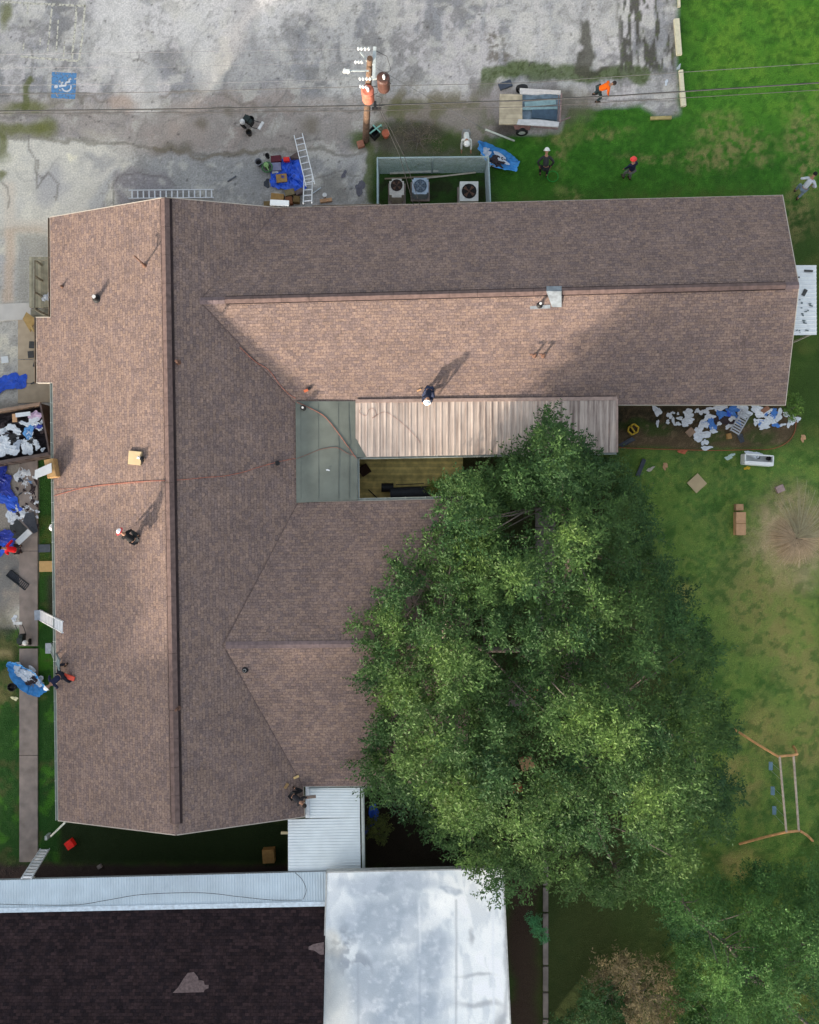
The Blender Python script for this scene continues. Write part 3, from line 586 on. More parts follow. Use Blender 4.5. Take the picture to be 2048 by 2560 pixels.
# cut the sheet's near corner off at an angle, as on the building
cc0, cc1 = W(889, 1095, 2.86), W(917, 1143, 2.82)
mb2 = MB(); me = bpy.data.meshes.new('t'); me.from_pydata([tuple(v) for v in mb.v], [], mb.f); bm = bmesh.new(); bm.from_mesh(me)
dd = (cc1-cc0); nn = Vector((dd.y, -dd.x, 0)).normalized()
bmesh.ops.bisect_plane(bm, geom=bm.verts[:]+bm.edges[:]+bm.faces[:], plane_co=cc0, plane_no=nn, clear_outer=True)
bm.to_mesh(me); bm.free(); me.name = 'canopy_sheet'; me.materials.append(pink); o = bpy.data.objects.new('canopy_sheet', me); COL.objects.link(o); o.parent = can; o_sheet = o
mb = MB(); mb.beam(W(889, 1003, 2.925), W(1543, 996, 2.9), .16, .03); mb.beam(tr+Vector((0, 0, -.02)), br_+Vector((0, 0, -.02)), .08, .1)
o = mb.build('canopy_edge', mat('canopy_edge_metal', (176, 152, 140), .7, vary=.2)); o.parent = can
gutter([W(893, 1145, 2.8), W(1543, 1133, 2.8)], w_=.1)
mb = MB()
def posts(pts, h, parent=main, w_=.09):
    for (x, y) in pts:
        t_ = W(x, y, h); q = MB(); q.beam(Vector((t_.x, t_.y, 0)), t_, w_, w_); par(q.build('post', MATS['post_paint']), parent)
mat('post_paint', (210, 204, 190), .6)
posts([(x, 1128) for x in (905, 1060, 1215, 1370, 1530)], 2.75)
cv, cp = [], []
for q_ in (roof.data, fr_o.data, o_sheet.data):
    b0_ = len(cv); cv += [v.co.copy() for v in q_.vertices]; cp += [tuple(i+b0_ for i in p.vertices) for p in q_.polygons]
ROOF = BVHTree.FromPolygons(cv, cp)
# courtyard deck
deck = MB(); deck.prism([px2(886, 1135), px2(1157, 1135), px2(1157, 1262), px2(886, 1262)], 0, .16)
dk = deck.build('courtyard_deck', plank_mat('yellow_deck', (214, 192, 120), .14, 'Y', dark=.3, vary=.3, k=1.0)); tag(dk, kind='structure')
# bit of metal flashing laid over the ridge
def on_roof_sheet(mb, pts, th=.008, dz=.012, sub=1):
    mb.slab([hit(*p, dz) for p in pts], th)
mb = MB()
mb.add([hit(1366, 716, .05), hit(1404, 716, .05), W(1404, 728, 4.42), W(1366, 728, 4.42)], [(0, 1, 2, 3)])
mb.add([W(1366, 728, 4.42), W(1404, 728, 4.42), hit(1404, 768, .02), hit(1380, 768, .02)], [(0, 1, 2, 3)])
o = mb.build('ridge_flashing', mat('flashing', (142, 150, 156), .5, vary=.3, nscale=4)); o.parent = roof
mb = MB(); on_roof_sheet(mb, [(1325, 766), (1376, 762), (1376, 771), (1326, 773)]); o = mb.build('flashing', MATS['flashing']); o.parent = roof
# pipes through the roof
rust = mat('rusty_pipe', (116, 86, 72), .8, vary=.3); blackp = mat('black_pipe', (34, 34, 36), .6); whitep = mat('white_cap', (225, 225, 222), .5)
def vent(px, py, r=.06, h=.35, m=rust, capm=None, collar=True, bend=None):
    b0 = hit(px, py); mb = MB(); mb.tube([b0-Vector((0, 0, .05)), b0+Vector((0, 0, h))], r, 10)
    if bend: mb.tube([b0+Vector((0, 0, h*.8)), b0+Vector((bend[0]*.6, bend[1]*.6, h)), b0+Vector((*bend, h*.9))], r*.8, 8)
    o = mb.build('vent_pipe', m); o.parent = roof
    if collar:
        c = MB(); c.lathe(b0+Vector((0, 0, -.02)), [(r*2.1, 0), (r*2.0, .05), (r*1.2, .11)], 14); k = c.build('pipe_collar', m if not capm else blackp); k.parent = roof
    if capm:
        c = MB(); c.lathe(b0+Vector((0, 0, h)), [(r*.85, 0), (r*.85, .015)], 12); k = c.build('pipe_cap', capm); k.parent = roof
vent(362, 664, .05, .5, rust, None, True, (-.3, .28)); vent(156, 717, .04, .18); vent(243, 747, .1, .38, blackp, whitep)
vent(446, 906, .06, .35); vent(446, 1770, .06, .4); vent(1336, 890, .05, .35, rust, None, True, (-.25, 0)); vent(1358, 890, .05, .35, rust, None, True, (-.22, .02))
vent(613, 1675, .07, .16, whitep, blackp); vent(1349, 763, .07, .3, blackp, whitep)
b0 = W(759, 1021, 2.91); mb = MB(); mb.tube([b0, b0+Vector((0, 0, .3))], .12, 14); o = mb.build('vent_pipe', blackp); o.parent = fr_o
mb = MB(); mb.lathe(b0+Vector((0, 0, .3)), [(.05, 0), (.05, .02)], 10); o = mb.build('pipe_cap', whitep); o.parent = fr_o
# east gable canopy
gc = MB(); q = corrugated(W(1978, 838, 2.3), W(1978, 663, 2.3), W(2041, 663, 2.22), W(2042, 837, 2.22), 18, .02)
par(q.build('door_canopy', mat('white_canopy', (252, 255, 255), .5, vary=.06)))
posts([(2036, 668), (2036, 832)], 2.18, main, .07)
# small porch on the west side
pc = empty('porch', (0, 0, 0)); par(pc)
wood_g = plank_mat('porch_boards', (172, 166, 142), .15, 'X', dark=.4)
mb = MB(); mb.prism([px2(88, 652), px2(150, 652), px2(150, 776), px2(88, 776)], .5, .62); o = mb.build('porch_floor', wood_g); o.parent = pc
mb = MB(); railm = mat('porch_rail', (158, 154, 136), .8, vary=.2)
for z in (1.0, 1.45):
    mb.beam(W(86, 650, z), W(86, 772, z), .06, .1); mb.beam(W(86, 650, z), W(142, 648, z), .06, .1)
for y in (650, 690, 730, 772): t_ = W(86, y, 1.45); mb.beam(Vector((t_.x, t_.y, 0)), t_, .09, .09)
mb.beam(W(86, 772, 1.4), W(122, 790, .4), .07, .1); o = mb.build('porch_railing', railm); o.parent = pc
mb = MB()
for k in range(3): mb.box(W(100, 780, .42-.14*k)-Vector((0, .28*k, 0)), (.9, .28, .05))
o = mb.build('porch_step', railm); o.parent = pc
# ================================================================== metal breezeway roof at the south
bw = empty('breezeway_roof', W(820, 2110), 'pale ribbed metal roof over a breezeway joining the two buildings', 'roof')
wm = mat('pale_ribbed_metal', (244, 252, 254), .45, vary=.05, nscale=2, spec=.4)
A_ = corrugated(W(764, 2045, 2.66), W(764, 1966, 2.66), W(900, 1967, 2.60), W(900, 2044, 2.60), 11, .02)
B_ = corrugated(W(721, 2178, 2.66), W(720, 2048, 2.66), W(900, 2044.4, 2.60), W(902, 2175, 2.60), 18, .02)
A_.add(B_.v, B_.f); par(A_.build('metal_sheet', wm), bw)
mb = MB(); mb.box(W(769, 2004, 2.70), (.18, 1.5, .04)); par(mb.build('flashing', mat('white_flashing', (232, 236, 240), .5)), bw)
mb = MB(); mb.beam(W(905.5, 1966, 2.58), W(908.5, 2174, 2.58), .11, .1); mb.beam(W(909.5, 1966, 2.55), W(912, 2174, 2.55), .05, .08); par(mb.build('gutter', gut_m), bw)
posts([(730, 2060), (730, 2168), (896, 1978), (896, 2166)], 2.56, bw)
mb = MB()
mb.beam(W(722, 2050, 2.55), W(722, 2176, 2.55), .05, .12)
par(mb.build('edge_trim', MATS['post_paint']), bw)
mb = MB(); mb.box(W(712, 2082, 2.3), (.35, .12, .06)); par(mb.build('bracket', mat('raw_wood', (196, 184, 146), .8)), bw)
# ================================================================== ANNEX
ax = empty('annex_building', (-4, -24, 0), 'annex with dark shingle roof, pale metal lean-to and patchy white flat roof', 'building')
mb = MB(); mb.prism([px2(-40, 2330), px2(838, 2310), px2(838, 2760), px2(-40, 2760)], 0, 2.5); mb.prism([px2(880, 2255), px2(1236, 2250), px2(1248, 2700), px2(880, 2700)], 0, 2.9)
par(mb.build('wall', mat('annex_wall', (150, 132, 120), .9)), ax)
dsh = shingle_mat('dark_shingles', (62, 47, 48), (38, 30, 34), (24, 18, 21), big=.25, contrast=.9)
# shaded north slope rising to the south
an = (-0.0045, -0.30, 0); za = 3.0; p0 = W(0, 2281, za)
pa = (0.0, -0.30, za+0.30*p0.y)
ann = [onplane(-60, 2283, pa), onplane(815, 2263, pa), onplane(806, 2640, pa), onplane(-60, 2640, pa)]
aroof = par(roof_mesh('roof', [(ann, 0)], dsh), ax)
for pl_pts, cc in (([(432, 2482), (510, 2480), (512, 2474), (522, 2470), (522, 2462), (512, 2462), (510, 2452), (497, 2450), (495, 2442), (485, 2430), (470, 2432), (460, 2445), (452, 2458), (444, 2470)], (118, 100, 98)), ([(771, 2367), (784, 2360), (810, 2355), (810, 2386), (800, 2386), (786, 2376), (772, 2374)], (126, 108, 106))):
    mb = MB(); mb.slab([onplane(*p, pa)+Vector((0, 0, .012)) for p in pl_pts], .01)
    o = mb.build('shingle_patch', mat('bare_patch%d' % len(pl_pts), cc, .95, vary=.3, nscale=9)); o.parent = aroof
mb = corrugated(W(-60, 2202, 2.75), W(815, 2179, 2.75), W(816, 2256, 2.98), W(-60, 2272, 2.98), 130, .022)
cm = mat('lean_to_metal', (226, 240, 248), .45, vary=.08, nscale=1.5, spec=.4)
par(mb.build('lean_to_roof', cm), ax)
mb = MB(); mb.beam(W(-60, 2277, 3.0), W(816, 2259.5, 3.0), .22, .03); par(mb.build('flashing', mat('blue_white_flashing', (226, 240, 250), .5)), ax)
mb = MB(); mb.beam(W(-60, 2201, 2.68), W(815, 2178, 2.68), .04, .14); par(mb.build('fascia', mat('grey_fascia', (150, 156, 158), .6)), ax)
posts([(x, 2258) for x in (20, 200, 380, 560, 740)], 2.64, ax)
# white coated flat roof, built as a fine sheet with grey and white patches in its colour
fx = np.linspace(0, 1, 150); fy = np.linspace(0, 1, 150); U, Vv = np.meshgrid(fx, fy)
c = [W(817, 2180, 3.25), W(1258, 2171, 3.25), W(1280, 2640, 3.25), W(803, 2640, 3.25)]
Xf = (1-Vv)*((1-U)*c[0].x+U*c[1].x)+Vv*((1-U)*c[3].x+U*c[2].x); Yf = (1-Vv)*((1-U)*c[0].y+U*c[1].y)+Vv*((1-U)*c[3].y+U*c[2].y)
sv = (PX, PY); PX, PY = Xf*54.4+1024, 1280-Yf*54.4
f1 = fbm(90, 301, 5, 1, .8); f2 = fbm(34, 303, 5); f3 = fbm(12, 305, 4); WX0, WY0 = WX, WY
WX = (fbm(60, 310, 4)-.5)*50; WY = (fbm(60, 320, 4)-.5)*50
Fc = C; C = np.zeros(PX.shape+(3,)); C[:] = alb((216, 222, 224))
grey = np.maximum.reduce([blob(960, 2480, 130, 130, 1.3, .5), blob(950, 2300, 120, 70, 1.2, .5), blob(960, 2210, 140, 24, 1, .6), blob(1080, 2400, 60, 90, 1.2, .5), blob(1060, 2500, 90, 40, 1.2), blob(1120, 2222, 30, 12, 1)])
paint(grey, (158, 168, 178), .9); paint(grey*sm(f2, .4, .7), (182, 190, 198), .6); paint(grey*sm(f3, .45, .75), (200, 206, 212), .35)
paint(sm(f1, .48, .6)*(1-grey), (240, 241, 238), .9); paint(sm(PX+WX, 1110, 1170)*(1-.5*grey), (244, 244, 240), .8); paint(sm(f2, .5, .7), (204, 210, 216), .25); paint(sm(f3, .56, .8), (236, 238, 238), .25); paint(sm(fbm(20, 330, 5, 1, .35), .54, .66), (176, 184, 192), .4)
paint(blob(865, 2340, 30, 30, 1.5)*sm(f2, .4, .55), (136, 144, 154), .8); paint(blob(880, 2420, 40, 60, 1.8)*sm(f2, .45, .55), (140, 148, 158), .8)
paint(blob(840, 2360, 24, 40, 1)*.6, (216, 206, 184), .7); paint(blob(835, 2500, 40, 90, .8), (204, 208, 206), .6)
for x, y, a, b_ in ((1190, 2440, 34, 5), (1200, 2510, 50, 8), (1265, 2400, 8, 160), (1255, 2560, 20, 40), (1170, 2340, 5, 20)): paint(blob(x, y, a, b_, .8, .7), (150, 152, 156), .6)
for P, cc, a in (([(1140, 2250), (1142, 2400), (1139, 2640)], (150, 152, 156), .5), ([(1048, 2250), (1050, 2380)], (236, 238, 240), .35), ([(1232, 2260), (1234, 2640)], (226, 228, 230), .7), ([(895, 2400), (896, 2640)], (150, 158, 168), .5), ([(1050, 2400), (1051, 2640)], (150, 160, 172), .4)):
    paint(line(P, 2.5, .08, 3), cc, a)
vv = np.stack([Xf, Yf, np.full(Xf.shape, 3.25)], -1).reshape(-1, 3).astype(np.float32); cf = np.ones((vv.shape[0], 4), np.float32); cf[:, :3] = np.minimum(C*1.38, .86).reshape(-1, 3)
idf = np.arange(150*150).reshape(150, 150); Qf = np.stack([idf[:-1, :-1], idf[1:, :-1], idf[1:, 1:], idf[:-1, 1:]], -1).reshape(-1, 4)
V0, c0_ = V, colr; V, colr = vv, cf; o = gridmesh('flat_roof', Qf, attr_mat('white_coating', .7, (20, .08), .004, 30, spec=.3)); V, colr = V0, c0_
par(o, ax); C = Fc; (PX, PY) = sv; WX, WY = WX0, WY0
mb = MB(); 
for a, b in zip(c, c[1:]+c[:1]): mb.beam(a+Vector((0, 0, -.12)), b+Vector((0, 0, -.12)), .06, .3)
par(mb.build('roof_edge', mat('roof_edge', (196, 196, 192), .6)), ax)
# ================================================================== TREES
leaf_m = attr_mat('leaves', .6, (3.0, .12), 0, trans=.36, spec=.25)
bark = mat('bark', (122, 112, 104), .95, vary=.3, nscale=6, bump=.02, bscale=12)
def inside(p, poly_):
    x, y = p; r = False; n = len(poly_)
    for i in range(n):
        x0, y0 = poly_[i]; x1, y1 = poly_[(i+1) % n]
        if (y0 > y) != (y1 > y) and x < (x1-x0)*(y-y0)/(y1-y0)+x0: r = not r
    return r
def edge_d(p, poly_):
    x, y = p; d = 1e9; n = len(poly_)
    for i in range(n):
        x0, y0 = poly_[i]; x1, y1 = poly_[(i+1) % n]; L = (x1-x0)**2+(y1-y0)**2
        t = max(0, min(1, ((x-x0)*(x1-x0)+(y-y0)*(y1-y0))/L)); d = min(d, math.hypot(x-x0-t*(x1-x0), y-y0-t*(y1-y0)))
    return d
def make_clumps(outline, zmid, z0, z1, dmax, spacing, holes, seed, lift=(), gaps=False):
    rd = random.Random(seed); xs = [p[0] for p in outline]; ys = [p[1] for p in outline]; pts = []
    for _ in range(9000):
        p = (rd.uniform(min(xs), max(xs)), rd.uniform(min(ys), max(ys)))
        if not inside(p, outline): continue
        if any(((p[0]-h[0])/(h[2]+12))**2+((p[1]-h[1])/(h[3]+8))**2 < 1 for h in holes): continue
        if any((p[0]-q[0])**2+(p[1]-q[1])**2 < spacing**2 for q in pts): continue
        pts.append(p)
    out = []; mass = []
    for _ in range(4000):
        p = (rd.uniform(min(xs), max(xs)), rd.uniform(min(ys), max(ys)))
        if inside(p, outline) and all((p[0]-q[0])**2+(p[1]-q[1])**2 > 80**2 for q in mass): mass.append((*p, rd.uniform(-1.0, .7), rd.uniform(40, 56), rd.uniform(0, .35)))
    for p in pts:
        mq = min(mass, key=lambda q: math.hypot(p[0]-q[0], p[1]-q[1])/q[3]) if gaps else None
        d = edge_d(p, outline); t = min(1, d/dmax); z = z0+(z1-z0)*math.sin(t*math.pi/2)+rd.uniform(-.9, .5); up = 0; yel = rd.uniform(0, .35)
        if mq:
            qq = math.hypot(p[0]-mq[0], p[1]-mq[1])/mq[3]; z += mq[2]-1.9*min(1.3, qq)**2; yel = mq[4]+rd.uniform(-.08, .14)
            if qq > 1.0 and rd.random() < (.45 if p[0] < 1230 else .76): continue
        for lx, ly, lr, lz in lift:
            q = math.hypot(p[0]-lx, p[1]-ly)/lr
            if q < 1: up = max(up, lz*(1-q*q)); yel = max(yel, (1-q)*.9)
        if rd.random() < .3 and up < .4: z -= rd.uniform(.8, 2.6)
        out.append((W(p[0], p[1], max(1.2, z+up)), yel))
    return out
def leaves(clumps, rad, ntw, nl, ls, seed, ga, gb, gy, flat=.5):
    rs = np.random.RandomState(seed); Vs, Cs = [], []; twigs = []
    ga, gb, gy = [np.array(alb(g, 1.0)) for g in (ga, gb, gy)]
    for c, yel in clumps:
        R = rad*rs.uniform(.75, 1.25); base = ga*(1-rs.rand())+gb*rs.rand() if False else ga+(gb-ga)*rs.rand()
        base = base*(1-min(1, yel))+gy*min(1, yel); main_az = rs.uniform(0, 6.283)
        for t in range(ntw):
            az = main_az+rs.normal(0, 1.6); el = rs.uniform(-.25, .75)*flat*2*.6
            d = np.array([math.cos(az)*math.cos(el), math.sin(az)*math.cos(el), math.sin(el)])
            L = R*rs.uniform(.6, 1.15); side = np.array([-d[1], d[0], 0]); st = rs.normal(0, .16, 3)*R
            tt = np.linspace(.12, 1, nl)[:, None]; sg = np.where(np.arange(nl) % 2 == 0, 1, -1)[:, None]
            P = np.array(c)+st+d*tt*L+side*(np.sin(tt*3)*.08*L*rs.uniform(-1, 1)); P[:, 2] -= (tt[:, 0]**2)*L*rs.uniform(.15, .5)
            P += rs.normal(0, .05, (nl, 3))*R
            a = d*.75+side*sg*rs.uniform(.4, 1, (nl, 1)); a = a+rs.normal(0, .35, (nl, 3)); a /= np.linalg.norm(a, axis=1)[:, None]
            nrm = np.array([0, 0, 1.0])+rs.normal(0, .45, (nl, 3)); b = np.cross(nrm, a); b /= np.linalg.norm(b, axis=1)[:, None]
            l = ls*rs.uniform(.6, 1.35, (nl, 1)); wdt = l*.42
            q = np.stack([P, P+a*l*.5+b*wdt*.5, P+a*l, P+a*l*.5-b*wdt*.5], 1); Vs.append(q)
            col = base*rs.uniform(.72, 1.28, (nl, 1))*rs.uniform(.85, 1.15); Cs.append(np.repeat(col[:, None, :], 4, 1))
    V_ = np.concatenate(Vs).reshape(-1, 3).astype(np.float32); C_ = np.ones((V_.shape[0], 4), np.float32); C_[:, :3] = np.concatenate(Cs).reshape(-1, 3)
    return V_, C_
def quadmesh(name, V_, C_, m, parent=None):
    n = len(V_); me = bpy.data.meshes.new(name); me.vertices.add(n); me.vertices.foreach_set('co', V_.ravel())
    me.loops.add(n); me.loops.foreach_set('vertex_index', np.arange(n, dtype=np.int32)); me.polygons.add(n//4)
    me.polygons.foreach_set('loop_start', np.arange(0, n, 4, dtype=np.int32)); me.update(calc_edges=True)
    a = me.attributes.new('Col', 'FLOAT_COLOR', 'POINT'); a.data.foreach_set('color', C_.ravel()); me.materials.append(m)
    o = bpy.data.objects.new(name, me); COL.objects.link(o)
    if parent: o.parent = parent
    return o
def trunk_mb(base, fork, clumps, nlimb, r0, seed, twig=0):
    rd = random.Random(seed); mb = MB(); base = Vector(base); fork = Vector(fork)
    mb.tube([base-Vector((0, 0, .1)), base+Vector((.02, 0, .4)), base.lerp(fork, .5)+Vector((.08, -.05, 0)), fork], [r0*1.35, r0, r0*.85, r0*.8], 12)
    ch = sorted(clumps, key=lambda c: rd.random())[:nlimb]; mains = []
    for k in range(7):
        a = k*.9+rd.uniform(-.2, .2); far_ = max(clumps, key=lambda c: (c[0]-fork).xy.dot(Vector((math.cos(a), math.sin(a)))))[0]
        mid = fork.lerp(far_, .45)+Vector((rd.uniform(-.4, .4), rd.uniform(-.4, .4), .7))*(1 if r0 > .15 else .12); end = fork.lerp(far_, .85)+Vector((0, 0, .1))
        kk = 1 if r0 > .15 else .1; mb.tube([fork-Vector((0, 0, .3)), fork.lerp(mid, .5)+Vector((rd.uniform(-.2, .2), .1, .2))*kk, mid, mid.lerp(end, .5)+Vector((rd.uniform(-.3, .3), rd.uniform(-.3, .3), .1))*kk, end], [r0*.5, r0*.42, r0*.32, r0*.2, r0*.08], 8); mains += [mid, end, mid.lerp(end, .5), fork.lerp(mid, .6)]
    for c, _ in ch:
        s0 = min(mains, key=lambda q: (q-c).length); md = s0.lerp(c, .5)+Vector((rd.uniform(-.2, .2), rd.uniform(-.2, .2), rd.uniform(-.1, .3)))*(1 if r0 > .15 else .15)
        mb.tube([s0, md, c], [r0*.13, r0*.09, r0*.035], 5)
    return mb
big_out = [(1372, 1048), (1425, 1085), (1450, 1118), (1505, 1150), (1560, 1172), (1590, 1230), (1625, 1300), (1630, 1400), (1715, 1440), (1730, 1540), (1785, 1640), (1770, 1740), (1830, 1780), (1850, 1860), (1840, 1960), (1825, 2075), (1740, 2085), (1735, 2190), (1690, 2225), (1630, 2190), (1570, 2260), (1490, 2235), (1400, 2215), (1330, 2190), (1265, 2235), (1225, 2220), (1170, 2175), (1130, 2090), (1065, 2065), (1010, 2015), (935, 1975), (905, 1920), (925, 1850), (925, 1780), (905, 1710), (915, 1640), (930, 1590), (905, 1545), (960, 1480), (980, 1430), (1040, 1375), (1110, 1340), (1108, 1280), (1125, 1210), (1165, 1180), (1235, 1200), (1270, 1150), (1325, 1110)]
big_holes = [(1364, 1300, 22, 62), (1376, 1420, 20, 70), (1195, 1570, 18, 60), (1300, 1740, 34, 26), (1320, 1925, 60, 34), (1385, 1880, 24, 40), (1545, 2060, 34, 60), (1220, 1310, 26, 18), (1400, 1690, 22, 14), (1255, 1680, 18, 28), (1580, 1690, 40, 24), (1500, 1250, 18, 40), (1100, 1480, 26, 16), (1610, 1960, 18, 20)]
lifts = [(1430, 1340, 55, 1.6), (1180, 1400, 85, 1.5), (1265, 1450, 55, 1.2), (950, 1580, 80, .8), (1110, 1670, 95, 1.2), (1400, 1620, 60, .9), (1450, 1790, 75, 1.8), (1530, 1850, 80, 1.4), (1390, 1860, 50, 1.2), (1000, 1740, 80, .8), (1060, 1860, 100, 1.0), (1130, 1990, 110, 1.0), (1260, 2090, 110, .9), (1400, 2160, 90, .8), (1620, 2010, 95, 1.4), (1700, 2160, 60, .8), (1190, 2150, 50, .6), (980, 1900, 60, .6)]
cl = make_clumps(big_out, 7, 4.4, 8.2, 260, 20, big_holes, 3, lifts, True)
cl += make_clumps([(1112, 1205), (1230, 1190), (1262, 1300), (1215, 1400), (1100, 1430), (1010, 1500), (965, 1700), (905, 1720), (905, 1560), (960, 1480), (985, 1430), (1040, 1375), (1105, 1340)], 6, 4.2, 6.4, 60, 27, big_holes, 41)
cl += make_clumps([(1372, 1048), (1450, 1118), (1505, 1150), (1490, 1240), (1400, 1270), (1300, 1260), (1240, 1200), (1325, 1110)], 6, 4.4, 6.6, 60, 22, [(1364, 1310, 14, 40)], 43)
tree = empty('shade_tree', W(1420, 1640, 0), 'huge spreading green tree overhanging the courtyard wing and the lawn', 'tree')
base = W(1420, 1640, 0); fork = W(1415, 1630, 2.6)
Vl, Cl = leaves(cl, .82, 15, 18, .145, 4, (50, 80, 48), (68, 100, 54), (98, 124, 58))
cr_ = par(quadmesh('crown', Vl, Cl, leaf_m), tree)
par(trunk_mb(base, fork, cl, 110, .38, 5).build('trunk', bark, smooth=True), tree)
cor_out = [(1640, 2225), (1660, 2190), (1720, 2215), (1790, 2200), (1850, 2230), (1880, 2180), (1960, 2190), (2000, 2160), (2060, 2170), (2160, 2200), (2160, 2700), (1690, 2700), (1720, 2560), (1690, 2460), (1700, 2380), (1650, 2300)]
cor_holes = [(1800, 2330, 26, 20), (1770, 2420, 16, 40), (1960, 2260, 30, 16), (1900, 2440, 18, 20), (2000, 2500, 26, 26)]
cl2 = make_clumps(cor_out, 5, 2.6, 6.2, 170, 20, cor_holes, 13, [(1740, 2260, 60, 1.0), (1870, 2280, 50, 1.2), (1810, 2450, 70, 1.2), (1980, 2400, 60, .8), (1860, 2530, 60, 1)], True)
t2_ = empty('feathery_tree', W(1880, 2440, 0), 'dark feathery tree filling the bottom right corner of the yard', 'tree')
V2_, C2_ = leaves(cl2, .8, 15, 20, .12, 14, (50, 84, 48), (70, 110, 58), (98, 134, 66))
par(quadmesh('crown', V2_, C2_, leaf_m), t2_); par(trunk_mb(W(1880, 2440, 0), W(1880, 2440, 1.8), cl2, 50, .22, 15).build('trunk', bark, smooth=True), t2_)
def shrub(name, label, cat, outl, z0, z1, sp, rad, ls, cols, seed, base_, nlimb=14, ntw=11, nl=12):
    c = make_clumps(outl, 1, z0, z1, 60, sp, [], seed); r = empty(name, W(*base_, 0), label, cat)
    v_, k_ = leaves(c, rad, ntw, nl, ls, seed, *cols); par(quadmesh('foliage', v_, k_, leaf_m), r)
    par(trunk_mb(W(*base_, 0), W(*base_, .4), c, nlimb, .07, seed).build('stem', bark), r); return r
shrub('bare_shrub', 'brownish dry shrub left of the corner tree at the bottom edge', 'shrub', [(1510, 2410), (1560, 2395), (1630, 2405), (1672, 2440), (1690, 2520), (1680, 2640), (1600, 2640), (1545, 2500), (1490, 2450)], 1.4, 2.4, 20, .6, .13, ((118, 106, 84), (144, 128, 94), (128, 120, 68)), 21, (1600, 2490))
shrub('green_shrub', 'mid green shrub in front of the dry shrub at the bottom edge', 'shrub', [(1480, 2470), (1530, 2470), (1570, 2520), (1580, 2640), (1380, 2640), (1400, 2550), (1440, 2540)], 1.2, 2.2, 19, .55, .13, ((48, 80, 46), (68, 104, 58), (92, 124, 68)), 22, (1490, 2570))
shrub('leafy_weed', 'small bright green leafy plant beside the white flat roof kerb strip', 'plant', [(1322, 2290), (1340, 2295), (1370, 2345), (1362, 2352), (1335, 2325)], .3, .6, 8, .25, .1, ((74, 130, 84), (96, 160, 104), (120, 180, 110)), 23, (1345, 2320), 6, 8, 8)
shrub('courtyard_weed', 'yellow green weedy bush at the end of the courtyard deck', 'plant', [(1075, 1215), (1100, 1200), (1150, 1210), (1160, 1250), (1090, 1250)], .6, 1.2, 13, .3, .1, ((118, 134, 60), (92, 120, 50), (150, 160, 70)), 24, (1115, 1232), 8)
shrub('vine', 'straggly yellow green weed growing beside the breezeway roof', 'plant', [(925, 2050), (960, 2040), (970, 2090), (950, 2110), (925, 2080)], .4, .9, 12, .28, .09, ((70, 78, 40), (96, 104, 48), (110, 120, 60)), 25, (945, 2075), 6)
shrub('corner_weed', 'green weed clump at the south east corner of the long wing', 'plant', [(1965, 1000), (1990, 990), (2000, 1020), (1985, 1040), (1968, 1030)], .3, .7, 9, .25, .09, ((70, 100, 46), (92, 126, 56), (110, 140, 60)), 26, (1980, 1018), 6)
shrub('dead_brush', 'dark tangle of dead brush on the dirt above the fence', 'brush', [(985, 322), (1030, 305), (1085, 318), (1108, 350), (1080, 385), (1030, 392), (1000, 365)], .1, .35, 15, .42, .06, ((92, 82, 72), (116, 104, 88), (98, 100, 62)), 27, (1045, 350), 16, 9, 9)
# dry ornamental grass clump
rs = np.random.RandomState(9); q, kc = [], []
c0 = np.array(W(1985, 1345, 0))
for i in range(760):
    az = rs.uniform(0, 6.283); up = -1.2 < az-1.1 < 1.0; L = (1.1 if not up else rs.uniform(1.0, 2.7))*rs.uniform(.25, 1.15); r0 = rs.uniform(.02, .4)
    d = np.array([math.cos(az), math.sin(az), 0]); s_ = np.array([-d[1], d[0], 0])*.0045*rs.uniform(.6, 1.5); h = rs.uniform(.08, .45)
    pts = [c0+d*(r0+L*t)+np.array([0, 0, h*4*t*(1-t)*.7+.25*(1-t)+.02]) for t in (0, .3, .65, 1)]
    col = np.array(alb((214, 190, 158), .85))*rs.uniform(.7, 1.2) if not up else np.array(alb((196, 186, 152), .85))*rs.uniform(.6, 1.2)
    for a, b in zip(pts[:-1], pts[1:]): q.append(np.stack([a-s_, b-s_, b+s_, a+s_])); kc.append(np.repeat(col[None], 4, 0))
Vg = np.concatenate(q).astype(np.float32); Cg = np.ones((len(Vg), 4), np.float32); Cg[:, :3] = np.concatenate(kc)
dg = empty('ornamental_grass', Vector(c0), 'large dry tan clump of ornamental grass splayed on the lawn', 'plant')
par(quadmesh('blades', Vg, Cg, attr_mat('dry_blades', .9, (5, .1), 0, trans=.3)), dg)
mb = MB()
for k in range(9):
    a = k*.7; p = Vector(c0)+Vector((math.cos(a)*random.uniform(.1, .4), math.sin(a)*random.uniform(.1, .4), 0)); mb.tube([p, p+Vector((random.uniform(-.1, .1), random.uniform(-.1, .1), random.uniform(.15, .35)))], [.05, .03], 5)
par(mb.build('root_crown', mat('dead_stem', (142, 120, 100), .95, vary=.3)), dg)
